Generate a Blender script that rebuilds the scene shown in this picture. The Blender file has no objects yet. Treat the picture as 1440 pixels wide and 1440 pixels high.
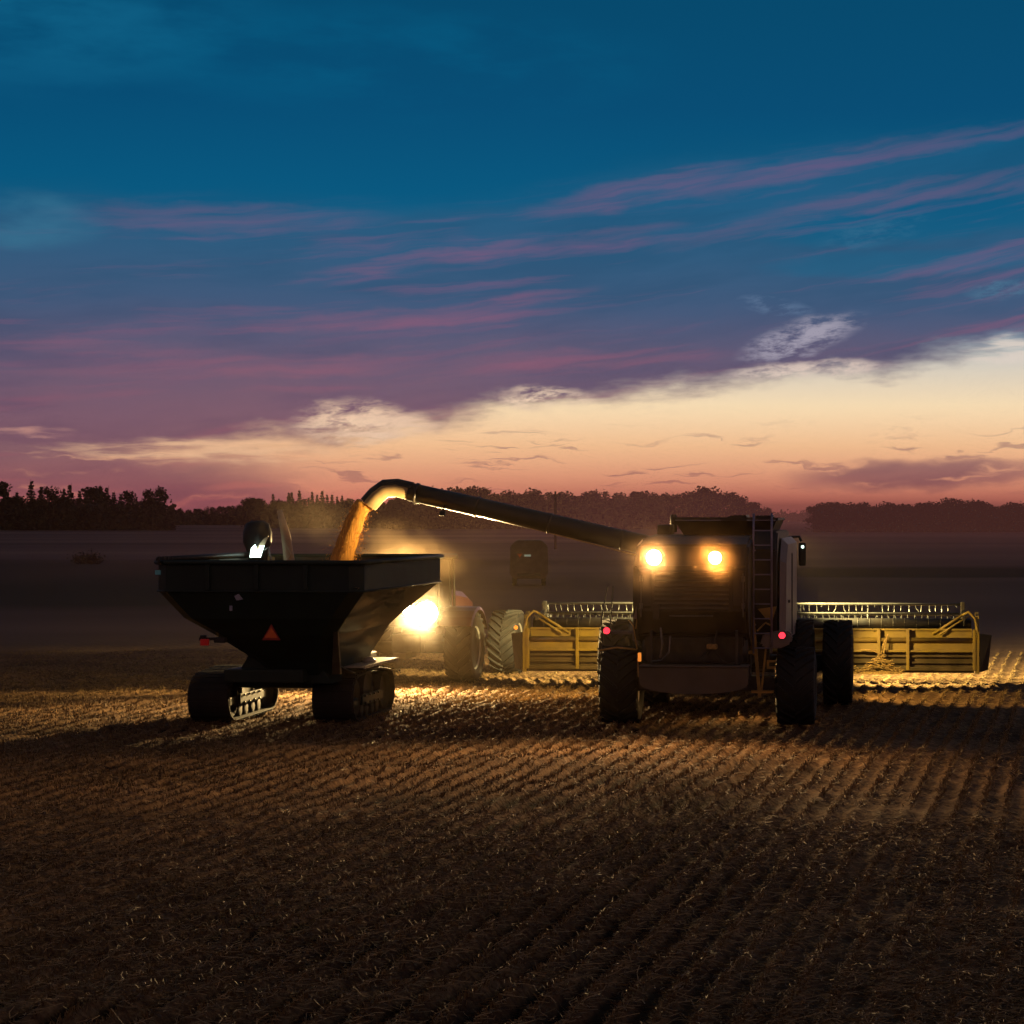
import bpy, bmesh, math, random
import numpy as np
from mathutils import Vector, Matrix
R = math.radians
PI = math.pi
rnd = random.Random(7)
sc = bpy.context.scene
C = sc.collection

# ------------------------------------------------------------------ helpers
class MB:
    def __init__(s): s.bm = bmesh.new()
    def box(s, cx, cy, cz, sx, sy, sz, rot=None, bev=0.0):
        b = bmesh.new(); bmesh.ops.create_cube(b, size=1)
        bmesh.ops.scale(b, vec=(sx, sy, sz), verts=b.verts)
        if bev: bmesh.ops.bevel(b, geom=list(b.edges), offset=bev, segments=2, affect='EDGES', profile=.6)
        if rot is not None: bmesh.ops.rotate(b, matrix=rot, verts=b.verts)
        bmesh.ops.translate(b, vec=(cx, cy, cz), verts=b.verts); s._add(b); return s
    def _add(s, b, smooth=False):
        if smooth:
            for f in b.faces: f.smooth = True
        me = bpy.data.meshes.new('tmp'); b.to_mesh(me); b.free(); s.bm.from_mesh(me); bpy.data.meshes.remove(me)
    def ngon_prism(s, pts, a, b_, axis='x', bev=0.0):
        """pts: 2-D outline, extruded from a to b_ along axis"""
        b = bmesh.new(); n = len(pts)
        def mk(p, t):
            if axis == 'x': return (t, p[0], p[1])
            if axis == 'y': return (p[0], t, p[1])
            return (p[0], p[1], t)
        v0 = [b.verts.new(mk(p, a)) for p in pts]; v1 = [b.verts.new(mk(p, b_)) for p in pts]
        b.faces.new(v0); b.faces.new(v1[::-1])
        for i in range(n): b.faces.new((v0[i], v1[i], v1[(i+1) % n], v0[(i+1) % n]))
        bmesh.ops.recalc_face_normals(b, faces=b.faces)
        if bev: bmesh.ops.bevel(b, geom=list(b.edges), offset=bev, segments=2, affect='EDGES')
        s._add(b); return s
    def tube(s, pts, r, n=10, cap=True):
        """tube along a polyline; r a number or a list"""
        b = bmesh.new(); pts = [Vector(p) for p in pts]; rs = r if isinstance(r, (list, tuple)) else [r]*len(pts)
        rings = []; ref = None
        for i, p in enumerate(pts):
            if i == 0: d = pts[1]-p
            elif i == len(pts)-1: d = p-pts[i-1]
            else: d = (pts[i+1]-p).normalized()+(p-pts[i-1]).normalized()
            d.normalize()
            if ref is None:
                ref = Vector((0, 0, 1)) if abs(d.z) < .9 else Vector((1, 0, 0))
            u = d.cross(ref).normalized(); w = u.cross(d).normalized(); ref = w
            rings.append([b.verts.new(p+(u*math.cos(2*PI*k/n)+w*math.sin(2*PI*k/n))*rs[i]) for k in range(n)])
        for a, c in zip(rings, rings[1:]):
            for k in range(n): b.faces.new((a[k], a[(k+1) % n], c[(k+1) % n], c[k]))
        if cap: b.faces.new(rings[0]); b.faces.new(rings[-1][::-1])
        bmesh.ops.recalc_face_normals(b, faces=b.faces)
        s._add(b, n > 6); return s
    def lathe(s, prof, c, n=40, axis='x', smooth=True):
        """prof: (along axis, radius)"""
        b = bmesh.new(); rings = []
        for t, r in prof:
            ring = []
            for k in range(n):
                a = 2*PI*k/n; p = (math.cos(a)*r, math.sin(a)*r)
                if axis == 'x': v = (c[0]+t, c[1]+p[0], c[2]+p[1])
                elif axis == 'y': v = (c[0]+p[0], c[1]+t, c[2]+p[1])
                else: v = (c[0]+p[0], c[1]+p[1], c[2]+t)
                ring.append(b.verts.new(v))
            rings.append(ring)
        for a, c2 in zip(rings, rings[1:]):
            for k in range(n): b.faces.new((a[k], a[(k+1) % n], c2[(k+1) % n], c2[k]))
        b.faces.new(rings[0]); b.faces.new(rings[-1])
        bmesh.ops.recalc_face_normals(b, faces=b.faces)
        s._add(b, smooth); return s
    def loft(s, rings, cap=True, smooth=False):
        b = bmesh.new(); rr = [[b.verts.new(p) for p in ring] for ring in rings]; n = len(rings[0])
        for a, c in zip(rr, rr[1:]):
            for k in range(n): b.faces.new((a[k], a[(k+1) % n], c[(k+1) % n], c[k]))
        if cap is True or cap == 'start': b.faces.new(rr[0])
        if cap is True or cap == 'end': b.faces.new(rr[-1])
        bmesh.ops.recalc_face_normals(b, faces=b.faces)
        s._add(b, smooth); return s
    def quad(s, *ps):
        b = bmesh.new(); b.faces.new([b.verts.new(p) for p in ps]); s._add(b); return s
    def build(s, name, mat, parent=None, loc=None):
        me = bpy.data.meshes.new(name); s.bm.to_mesh(me); s.bm.free()
        me.materials.append(mat); o = bpy.data.objects.new(name, me); C.objects.link(o)
        if parent: o.parent = parent
        if loc: o.location = loc
        return o

def thing(name, label, cat, loc=(0, 0, 0), rz=0.0, group=None):
    o = bpy.data.objects.new(name, None); C.objects.link(o); o.location = loc; o.rotation_euler = (0, 0, rz)
    o['label'] = label; o['category'] = cat
    if group: o['group'] = group
    return o
def tag(o, label, cat, group=None, kind=None):
    o['label'] = label; o['category'] = cat
    if group: o['group'] = group
    if kind: o['kind'] = kind
    return o
def copy_part(ch, parent):
    c = ch.copy(); C.objects.link(c); c.parent = parent
    for g in ch.children: copy_part(g, c)
    return c

def srgb(r, g, b):
    f = lambda c: (c/255/12.92) if c/255 <= .04045 else ((c/255+.055)/1.055)**2.4
    return (f(r), f(g), f(b), 1)

def mat(name, col, rough=.6, metal=0.0, var=.25, scale=3.0, bump=0.0, bscale=20.0, dust=0.0, coat=0.0, emit=None, estr=0.0):
    m = bpy.data.materials.new(name); m.use_nodes = True; nt = m.node_tree; n = nt.nodes; l = nt.links
    p = n['Principled BSDF']; p.inputs['Roughness'].default_value = rough; p.inputs['Metallic'].default_value = metal
    tc = n.new('ShaderNodeTexCoord'); nz = n.new('ShaderNodeTexNoise'); nz.inputs['Scale'].default_value = scale; nz.inputs['Detail'].default_value = 6
    l.new(tc.outputs['Object'], nz.inputs['Vector'])
    rp = n.new('ShaderNodeValToRGB'); rp.color_ramp.elements[0].position = .3; rp.color_ramp.elements[1].position = .7
    rp.color_ramp.elements[0].color = tuple(c*(1-var) for c in col[:3])+(1,); rp.color_ramp.elements[1].color = tuple(min(1, c*(1+var)) for c in col[:3])+(1,)
    l.new(nz.outputs['Fac'], rp.inputs[0]); out = rp.outputs[0]
    if dust:
        nd = n.new('ShaderNodeTexNoise'); nd.inputs['Scale'].default_value = 1.7; nd.inputs['Detail'].default_value = 8; l.new(tc.outputs['Object'], nd.inputs['Vector'])
        mr = n.new('ShaderNodeMapRange'); mr.inputs[1].default_value = .4; mr.inputs[2].default_value = .75; mr.inputs[4].default_value = dust; l.new(nd.outputs['Fac'], mr.inputs[0])
        mx = n.new('ShaderNodeMix'); mx.data_type = 'RGBA'; l.new(mr.outputs[0], mx.inputs[0]); l.new(out, mx.inputs[6]); mx.inputs[7].default_value = (.16, .11, .06, 1); out = mx.outputs[2]
        rr = n.new('ShaderNodeMapRange'); rr.inputs[3].default_value = rough; rr.inputs[4].default_value = min(1, rough+.35); l.new(mr.outputs[0], rr.inputs[0]); l.new(rr.outputs[0], p.inputs['Roughness'])
    l.new(out, p.inputs['Base Color'])
    if bump:
        nb = n.new('ShaderNodeTexNoise'); nb.inputs['Scale'].default_value = bscale; nb.inputs['Detail'].default_value = 5; l.new(tc.outputs['Object'], nb.inputs['Vector'])
        bp = n.new('ShaderNodeBump'); bp.inputs['Strength'].default_value = bump; bp.inputs['Distance'].default_value = .02; l.new(nb.outputs['Fac'], bp.inputs['Height']); l.new(bp.outputs[0], p.inputs['Normal'])
    if coat: p.inputs['Coat Weight'].default_value = coat
    if emit: p.inputs['Emission Color'].default_value = emit; p.inputs['Emission Strength'].default_value = estr
    return m

M = {}
M['cart'] = mat('green_cart_paint', (.010, .022, .017), .68, 0, .3, 2, dust=.04, coat=.05)
M['cart_in'] = mat('cart_inner_steel', (.03, .035, .03), .5, .2, .3, 2, dust=.3)
M['black'] = mat('black_plastic', (.012, .012, .012), .5, 0, .3, 5, dust=.2)
M['rubber'] = mat('tyre_rubber', (.011, .0105, .010), .75, 0, .3, 4, bump=.3, dust=.12)
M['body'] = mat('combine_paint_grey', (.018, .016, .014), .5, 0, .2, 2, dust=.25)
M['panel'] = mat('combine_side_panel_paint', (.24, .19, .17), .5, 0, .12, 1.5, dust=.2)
M['apron'] = mat('apron_paint', (.09, .075, .062), .6, 0, .15, 3, dust=.3)
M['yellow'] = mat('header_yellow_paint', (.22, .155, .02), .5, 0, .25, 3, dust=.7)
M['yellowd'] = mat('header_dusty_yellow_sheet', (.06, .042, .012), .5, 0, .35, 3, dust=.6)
M['steel'] = mat('worn_steel', (.15, .145, .13), .35, .8, .2, 6)
M['dsteel'] = mat('dark_steel', (.05, .05, .05), .45, .5, .3, 6, dust=.3)
M['ladder'] = mat('ladder_paint_sky_tint', (.26, .24, .34), .45, .3, .15, 6)  # purple sky light is put into the ladder colour
M['rim'] = mat('silver_rim_paint', (.42, .4, .37), .4, .3, .15, 5, dust=.3)
M['red'] = mat('tractor_red_paint', (.05, .008, .006), .35, 0, .15, 3, coat=.3, dust=.15)
M['orange'] = mat('orange_reflector', (.6, .09, .02), .6, 0, .2, 10, emit=(.9, .15, .03, 1), estr=.02)  # weak emission stands in for light the reflector throws back
M['redrim'] = mat('red_reflector_border', (.3, .02, .02), .4, 0, .1, 10)
M['teal'] = mat('pale_reflective_tape', (.12, .35, .4), .4, 0, .1, 10, emit=(.1, .35, .4, 1), estr=.03)  # slight glow put in for light returned by the tape
M['plate'] = mat('fender_plate', (.5, .46, .38), .5, .1, .15, 8)
M['spout'] = mat('spout_pale_liner', (.62, .45, .22), .55, 0, .15, 6)
M['auger'] = mat('auger_tube_paint', (.03, .027, .024), .38, 0, .2, 3, dust=.2)
M['straw'] = mat('straw_clump', (.3, .2, .07), .9, 0, .5, 20, bump=.6)
M['wood'] = mat('weathered_pole', (.04, .028, .022), .9, 0, .3, 5)
M['headlamp_house'] = M['black']
def emis(name, col, st):
    m = bpy.data.materials.new(name); m.use_nodes = True; nt = m.node_tree; nt.nodes.clear()
    e = nt.nodes.new('ShaderNodeEmission'); e.inputs[0].default_value = col; e.inputs[1].default_value = st
    o = nt.nodes.new('ShaderNodeOutputMaterial'); nt.links.new(e.outputs[0], o.inputs[0]); return m
M['lampw'] = emis('lamp_glass_white', (1, .86, .62, 1), 60)
M['lampo'] = emis('lamp_glass_amber', (1, .62, .26, 1), 40)
M['lampr'] = emis('tail_lamp_red', (1, .03, .05, 1), 2.4)
M['coolglow'] = emis('cool_lamp_and_glint', (.75, 1, .85, 1), 5)
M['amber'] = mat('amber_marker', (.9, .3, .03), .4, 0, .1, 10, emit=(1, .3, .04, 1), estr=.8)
# glass
g = bpy.data.materials.new('cab_glass'); g.use_nodes = True; p = g.node_tree.nodes['Principled BSDF']
p.inputs['Base Color'].default_value = (.03, .035, .035, 1); p.inputs['Roughness'].default_value = .05; p.inputs['Transmission Weight'].default_value = .6
M['glass'] = g
# grain
def grain_mat(name, col, s):
    m = mat(name, col, .8, 0, .35, 30, bump=.8, bscale=60); return m
M['grain'] = grain_mat('falling_grain', (.85, .36, .06), 30)
# stretch the grain noise along the fall
for nd in M['grain'].node_tree.nodes:
    if nd.type == 'TEX_NOISE':
        mp = M['grain'].node_tree.nodes.new('ShaderNodeMapping'); mp.inputs['Scale'].default_value = (1, 1, .06)
        src = nd.inputs['Vector'].links[0].from_socket
        M['grain'].node_tree.links.new(src, mp.inputs[0]); M['grain'].node_tree.links.new(mp.outputs[0], nd.inputs['Vector'])

# ------------------------------------------------------------------ camera
H = 4.0
F = 3000.0; PX = 1080.0; HY = 722.0      # focal length in photo pixels, principal column, horizon row
cam = bpy.data.cameras.new('camera'); co = bpy.data.objects.new('camera', cam); C.objects.link(co)
cam.sensor_width = 24; cam.lens = 24*F/1440; cam.shift_x = -0.25; cam.shift_y = (HY-720)/1440
co.location = (0, 0, H); co.rotation_euler = (R(90), 0, 0); cam.clip_end = 6000; cam.clip_start = .1
sc.camera = co

# ------------------------------------------------------------------ sky (world)
W = bpy.data.worlds.new('World'); sc.world = W; W.use_nodes = True; W.cycles.sampling_method = 'MANUAL'; W.cycles.sample_map_resolution = 256
nt = W.node_tree; nt.nodes.clear(); NN = nt.nodes; LL = nt.links
class S:                                  # tiny expression wrapper over math nodes
    def __init__(s, k): s.k = k
    def _o(s, op, b=None, c=None):
        n = NN.new('ShaderNodeMath'); n.operation = op
        for i, v in enumerate([s, b, c]):
            if v is None: continue
            if isinstance(v, S): LL.new(v.k, n.inputs[i])
            else: n.inputs[i].default_value = v
        return S(n.outputs[0])
    def __add__(s, b): return s._o('ADD', b)
    __radd__ = __add__
    def __sub__(s, b): return s._o('SUBTRACT', b)
    def __rsub__(s, b): return (s*-1)+b
    def __mul__(s, b): return s._o('MULTIPLY', b)
    __rmul__ = __mul__
    def __truediv__(s, b): return s._o('DIVIDE', b)
    def max(s, b): return s._o('MAXIMUM', b)
    def min(s, b): return s._o('MINIMUM', b)
    def pow(s, b): return s._o('POWER', b)
    def sat(s):
        r = s._o('ADD', 0.0); r.k.node.use_clamp = True; return r
def mapr(v, a, b, c=0.0, d=1.0, smooth=True):
    n = NN.new('ShaderNodeMapRange'); n.interpolation_type = 'SMOOTHSTEP' if smooth else 'LINEAR'; n.clamp = True
    LL.new(v.k, n.inputs[0])
    for i, x in zip((1, 2, 3, 4), (a, b, c, d)):
        n.inputs[i].default_value = x
    return S(n.outputs[0])
def curve(v, pts):
    """piecewise-linear v -> y through pts"""
    x0, x1 = pts[0][0], pts[-1][0]; y0 = min(p[1] for p in pts); y1 = max(p[1] for p in pts)
    t = mapr(v, x0, x1, 0, 1, False); n = NN.new('ShaderNodeValToRGB'); cr = n.color_ramp; cr.interpolation = 'B_SPLINE' if False else 'EASE'
    while len(cr.elements) > 1: cr.elements.remove(cr.elements[-1])
    for i, (x, y) in enumerate(pts):
        e = cr.elements[0] if i == 0 else cr.elements.new((x-x0)/(x1-x0)); e.position = (x-x0)/(x1-x0); q = (y-y0)/(y1-y0); e.color = (q, q, q, 1)
    LL.new(t.k, n.inputs[0]); return S(n.outputs[0])*(y1-y0)+y0
def cramp(v, pts):
    x0, x1 = pts[0][0], pts[-1][0]; t = mapr(v, x0, x1, 0, 1, False); n = NN.new('ShaderNodeValToRGB'); cr = n.color_ramp
    while len(cr.elements) > 1: cr.elements.remove(cr.elements[-1])
    for i, (x, c) in enumerate(pts):
        e = cr.elements[0] if i == 0 else cr.elements.new((x-x0)/(x1-x0)); e.position = (x-x0)/(x1-x0); e.color = srgb(*c)
    LL.new(t.k, n.inputs[0]); return n.outputs[0]
def mixc(f, a, b):
    n = NN.new('ShaderNodeMix'); n.data_type = 'RGBA'; LL.new(f.k, n.inputs[0])
    for i, v in ((6, a), (7, b)):
        if isinstance(v, tuple): n.inputs[i].default_value = v
        else: LL.new(v, n.inputs[i])
    return n.outputs[2]
def noise(x, y, sx, sy, seed=0.0, detail=4, rough=.55):
    c = NN.new('ShaderNodeCombineXYZ'); LL.new((x/sx).k, c.inputs[0]); LL.new((y/sy).k, c.inputs[1]); c.inputs[2].default_value = seed
    n = NN.new('ShaderNodeTexNoise'); n.inputs['Scale'].default_value = 1; n.inputs['Detail'].default_value = detail; n.inputs['Roughness'].default_value = rough
    LL.new(c.outputs[0], n.inputs['Vector']); return S(n.outputs[0])
tc = NN.new('ShaderNodeTexCoord'); sp = NN.new('ShaderNodeSeparateXYZ'); LL.new(tc.outputs['Generated'], sp.inputs[0])
dx, dy, dz = S(sp.outputs[0]), S(sp.outputs[1]), S(sp.outputs[2])
# X: azimuth, V: elevation, both in 1/3000 radian; X = 1080 is due north (+Y)
X = dx._o('ARCTAN2', dy)*3000.0+1080.0
V = dz._o('ARCSINE')*3000.0
wA = noise(X, V, 260, 90, 1.3)-.5
wB = noise(X, V, 70, 26, 4.1)-.5
wC = noise(X, V, 420, 160, 9.7)-.5
Vw = V+wA*70.0+wB*26.0
Xw = X+wC*160.0
clear = cramp(V, [(0, (196, 98, 92)), (18, (214, 120, 102)), (50, (233, 158, 124)), (95, (244, 192, 146)), (150, (247, 219, 178)), (205, (214, 205, 190)), (260, (120, 155, 175)), (330, (22, 108, 142)), (430, (0, 88, 126)), (560, (0, 76, 114)), (720, (0, 72, 108)), (900, (0, 58, 90)), (1400, (10, 60, 88)), (3000, (22, 52, 74))])
cloud = cramp(V+wA*40.0, [(0, (150, 78, 84)), (30, (140, 82, 90)), (80, (134, 92, 102)), (140, (122, 90, 108)), (210, (100, 88, 114)), (290, (64, 88, 122)), (370, (44, 90, 126)), (440, (28, 90, 128)), (540, (8, 86, 124)), (720, (0, 80, 116)), (1400, (14, 60, 86)), (3000, (24, 52, 72))])
# deck of cloud: lower edge climbs to the right
edge = curve(X, [(-400, 50), (60, 66), (200, 80), (430, 92), (600, 118), (720, 148), (950, 170), (1200, 196), (1440, 236), (2000, 300)])
wE = noise(X, V-X*.05, 34, 7, 15.2, 5, .62)-.5
ed = V+wA*64.0+wB*40.0+wE*24.0-edge
deck = mapr(ed, -22, 32)
# small clear holes just above the edge
Xb = X+wC*60.0; Vb = V+wB*24.0+wA*20.0
def blob(cx, cv, rx, rv, tilt, soft=.6, warp=1.0):
    a = math.tan(R(tilt)); ux = Xb*(1/rx)-cx/rx; uv = (Vb-X*a)*(1/rv)-(cv-cx*a)/rv
    d = (ux*ux+uv*uv)
    return mapr(d, 1.0, 1.0-soft, 0, 1)
low_left = mapr(X+wA*160.0+V*2.1+wB*60.0, 640, 300)      # purple bank down to the horizon at the left
low_left = low_left*mapr(noise(X, Vw, 160, 22, 6.6), .30, .50, .35, 1)
low_r = blob(1300, 56, 230, 28, 1.5, .9)*mapr(noise(X, Vw, 110, 16, 2.2), .25, .5)
low_m = mapr(noise(X, Vw, 110, 9, 12.2), .56, .68)*mapr(V, 20, 40)*mapr(V, 150, 90)
cov = deck.max(low_left*.95).max(low_r*.75).max(low_m*.45)
# streaky texture of the deck along lines that climb to the right
along = X+V*.0
acr = V-X*.12-(X-700.0)*(X-700.0)*.00006+wA*40.0
st1 = noise(along, acr, 420, 26, 3.0, 5)
st2 = noise(along, acr, 170, 11, 8.0, 5)
pinkn = mapr(st1*.75+st2*.25, .50, .70)
topb = curve(X, [(-300, 440), (400, 432), (560, 436), (700, 455), (1000, 512), (1200, 535), (1440, 556), (1900, 590)])
band = mapr(V+wA*50.0-topb, 10, -60)
cov2 = cov*mapr(V+wA*60.0+wB*20.0-topb, 22, -46, .0, 1)
# teal openings at the right
open1 = blob(1300, 410, 260, 34, 5, .9)
open2 = blob(1260, 352, 220, 22, 2, .9)
cov2 = cov2*(1.0-open1*.75)*(1.0-open2*.35)
# darker thick parts of the deck
thick = mapr(noise(along, acr, 300, 60, 5.5), .40, .66)
col = mixc(cov2.sat(), clear, cloud)
# upper veil: the clear ramp above the deck must not be pale
hi = mapr(V+wA*30.0, 230, 300)
veil = mixc(mapr(V, 200, 300), cloud, cramp(V, [(200, (92, 88, 118)), (300, (24, 96, 132)), (430, (0, 88, 128)), (560, (0, 76, 116)), (720, (0, 72, 108)), (900, (0, 58, 90)), (1400, (10, 58, 86)), (3000, (22, 50, 72))]))
col = mixc((hi*(1.0-cov2.sat())).sat(), col, veil)
slate = cramp(V, [(0, (104, 62, 76)), (150, (84, 70, 98)), (300, (40, 78, 112)), (450, (12, 78, 114)), (720, (0, 72, 108)), (3000, (4, 16, 28))])
col = mixc((thick*cov2*.42).sat(), col, slate)
pink = cramp(V, [(0, (190, 96, 96)), (80, (168, 92, 102)), (200, (146, 88, 112)), (330, (132, 88, 124)), (460, (106, 86, 128)), (600, (70, 82, 124)), (1000, (20, 50, 80))])
col = mixc((pinkn*band*cov*.45).sat(), col, pink)
# named long streaks: (x, elevation, half length, half thickness, tilt)
streak = None
for (cx, cv, rx, rv, ti, am) in [(910, 450, 190, 15, 11, .7), (1150, 484, 230, 13, 12, .6), (1340, 518, 200, 11, 10, .6), (1280, 446, 260, 12, 8, .6), (1040, 396, 160, 9, 12, .35),
                                 (610, 352, 190, 9, 8, .7), (860, 388, 130, 8, 9, .4), (560, 268, 230, 11, 4, .6), (740, 296, 120, 8, 12, .45), (330, 402, 260, 14, 1, .45), (360, 200, 320, 12, 2, .55), (820, 215, 260, 10, 3, .4), (160, 222, 240, 8, -2, .4), (350, 35, 60, 4, 2, .6)]:
    _b = blob(cx, cv, rx, rv*1.7, ti, 1.0)*(am*.52); streak = _b if streak is None else streak.max(_b)
if True:
    col = mixc((streak*mapr(st2*.6+st1*.4, .34, .58, .12, 1)).sat(), col, cramp(V, [(0, (215, 120, 100)), (200, (164, 94, 112)), (350, (150, 90, 122)), (500, (122, 88, 126)), (600, (100, 86, 124)), (1000, (40, 60, 90))]))
# pale openings in the deck
pnA = mapr(noise(X, V, 90, 10, 3.3), .36, .60); pnB = mapr(noise(X+V*.6, V-X*.15, 46, 14, 5.3, 6, .7), .38, .62); pnC = mapr(noise(X, V, 190, 60, 8.3), .34, .66)
def pale(cx, cv, rx, rv, ti, c, am, nsx=60, nsy=10, seed=3.3):
    global col
    b = blob(cx, cv, rx, rv, ti, 1.0)*(pnC if nsx >= 105 and cv > 300 else pnA if nsx > 60 else pnB)
    col = mixc((b*am).sat(), col, srgb(*c))
pale(500, 126, 100, 38, 0, (240, 204, 172), 1.0, 50, 12)
pale(520, 120, 130, 26, 0, (232, 196, 168), .9, 80, 12)
pale(765, 160, 80, 24, 3, (242, 212, 184), 1.0, 50, 9, 5.1)
pale(300, 86, 220, 22, -1, (238, 190, 150), .8, 120, 9, 7.7)
pale(60, 110, 90, 8, 0, (205, 150, 135), .7, 90, 7, 7.1)
pale(1125, 246, 100, 30, 16, (170, 164, 180), .8, 60, 7, 1.7)
pale(1090, 290, 60, 16, -8, (96, 120, 152), .6, 60, 8, 1.2)
pale(1140, 200, 140, 18, 4, (226, 204, 190), .8, 40, 8, 2.7)
pale(1420, 225, 80, 26, 5, (222, 208, 196), .8, 70, 12, 2.9)
pale(1235, 395, 90, 26, 12, (50, 104, 138), .6, 60, 12, 9.9)
pale(1420, 312, 80, 14, 0, (78, 122, 150), .6, 60, 9, 9.1)
pale(50, 390, 150, 46, -3, (60, 122, 152), .55, 110, 22, 4.4)
pale(100, 690, 330, 170, 0, (14, 104, 142), .55, 200, 90, 6.4)
pale(560, 620, 420, 90, 0, (0, 94, 132), .5, 260, 60, 6.9)
# left side of the sky is further from the sunset
# opposite the sunset an unseen rose twilight arch is added to warm the ground
arch = mapr(X, -600, -3500).max(mapr(X, 2600, 5000))
col = mixc(arch*.9, col, cramp(V, [(0, (92, 64, 58)), (300, (150, 104, 92)), (900, (136, 100, 90)), (1800, (88, 80, 84)), (3500, (34, 56, 74))]))
dim = mapr(X, 500, -1500, 1.0, .8)
below = mapr(V, -30, 0, .12, 1)
fin = NN.new('ShaderNodeMix'); fin.data_type = 'RGBA'; fin.blend_type = 'MULTIPLY'; fin.inputs[0].default_value = 1
LL.new(col, fin.inputs[6]); cmb = NN.new('ShaderNodeCombineColor')
dd = dim*below
for i in range(3): LL.new(dd.k, cmb.inputs[i])
LL.new(cmb.outputs[0], fin.inputs[7])
# a weak physical dusk sky on top
sky = NN.new('ShaderNodeTexSky'); sky.sky_type = 'NISHITA'; sky.sun_disc = False; sky.sun_elevation = R(-1.5); sky.sun_rotation = R(9)
b1 = NN.new('ShaderNodeBackground'); b2 = NN.new('ShaderNodeBackground'); b2.inputs[1].default_value = .004
LL.new(fin.outputs[2], b1.inputs[0]); b1.inputs[1].default_value = 1.0; LL.new(sky.outputs[0], b2.inputs[0])
ad = NN.new('ShaderNodeAddShader'); LL.new(b1.outputs[0], ad.inputs[0]); LL.new(b2.outputs[0], ad.inputs[1])
wo = NN.new('ShaderNodeOutputWorld'); LL.new(ad.outputs[0], wo.inputs[0])
# faint afterglow from below the sunset
sl = bpy.data.lights.new('sun', 'SUN'); sl.energy = .035; sl.angle = R(14); sl.color = (1, .55, .38)
so = bpy.data.objects.new('sun', sl); C.objects.link(so)
so.rotation_euler = Vector((-math.sin(R(9)), -math.cos(R(9)), -math.tan(R(4)))).to_track_quat('-Z', 'Y').to_euler()

# ------------------------------------------------------------------ ground
ROW = R(8.3)                              # heading of the stubble rows
SP = .33
rng = np.random.default_rng(5)
def vnoise(x, y, s, seed):
    """cheap smooth value noise"""
    r = np.random.default_rng(seed); T = r.random((64, 64))
    xs, ys = x/s, y/s; xi, yi = np.floor(xs).astype(int), np.floor(ys).astype(int); fx, fy = xs-xi, ys-yi
    fx = fx*fx*(3-2*fx); fy = fy*fy*(3-2*fy)
    g_ = lambda a, b: T[a % 64, b % 64]
    return (g_(xi, yi)*(1-fx)+g_(xi+1, yi)*fx)*(1-fy)+(g_(xi, yi+1)*(1-fx)+g_(xi+1, yi+1)*fx)*fy
def ground_z(x, y):
    c = x*math.cos(ROW)-y*math.sin(ROW)
    w = np.clip((y-13)/2, 0, 1)*np.clip((66-y)/8, 0, 1)*np.clip((x+26)/2, 0, 1)*np.clip((12-x)/2, 0, 1)
    cw = c+(vnoise(x, y, 2.3, 3)-.5)*.04
    z = .072*np.cos(2*PI*cw/SP)*(.75+.5*vnoise(x, y, 1.7, 8))*(1-.75*np.clip((x+2.2)/3.5, 0, 1))
    z = z+(vnoise(x, y, .22, 1)-.5)*.05+(vnoise(x, y, 1.1, 2)-.5)*.07
    return z*w-.03
xs = np.concatenate([-np.geomspace(3000, 30, 12), np.arange(-27, 13, .05), np.geomspace(15, 3000, 12)])
ys = np.concatenate([[-400, -60, -8, 4, 10], np.arange(13, 66, .14), np.geomspace(70, 3500, 16)])
GX, GY = np.meshgrid(xs, ys); GZ = ground_z(GX, GY)
nx, ny = len(xs), len(ys); V3 = np.stack([GX, GY, GZ], -1).reshape(-1, 3)
i = np.arange(ny-1)[:, None]*nx+np.arange(nx-1)[None, :]
FQ = np.stack([i, i+1, i+1+nx, i+nx], -1).reshape(-1, 4)
def np_mesh(name, verts, faces, m, smooth=False):
    me = bpy.data.meshes.new(name); k = faces.shape[1]
    me.vertices.add(len(verts)); me.vertices.foreach_set('co', verts.astype(np.float32).ravel())
    me.loops.add(faces.size); me.loops.foreach_set('vertex_index', faces.astype(np.int32).ravel())
    me.polygons.add(len(faces)); me.polygons.foreach_set('loop_start', (np.arange(len(faces))*k).astype(np.int32))
    try: me.polygons.foreach_set('loop_total', np.full(len(faces), k, np.int32))
    except Exception: pass
    me.update(calc_edges=True); me.validate()
    if smooth: me.polygons.foreach_set('use_smooth', np.ones(len(faces), bool))
    me.materials.append(m); o = bpy.data.objects.new(name, me); C.objects.link(o); return o

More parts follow.
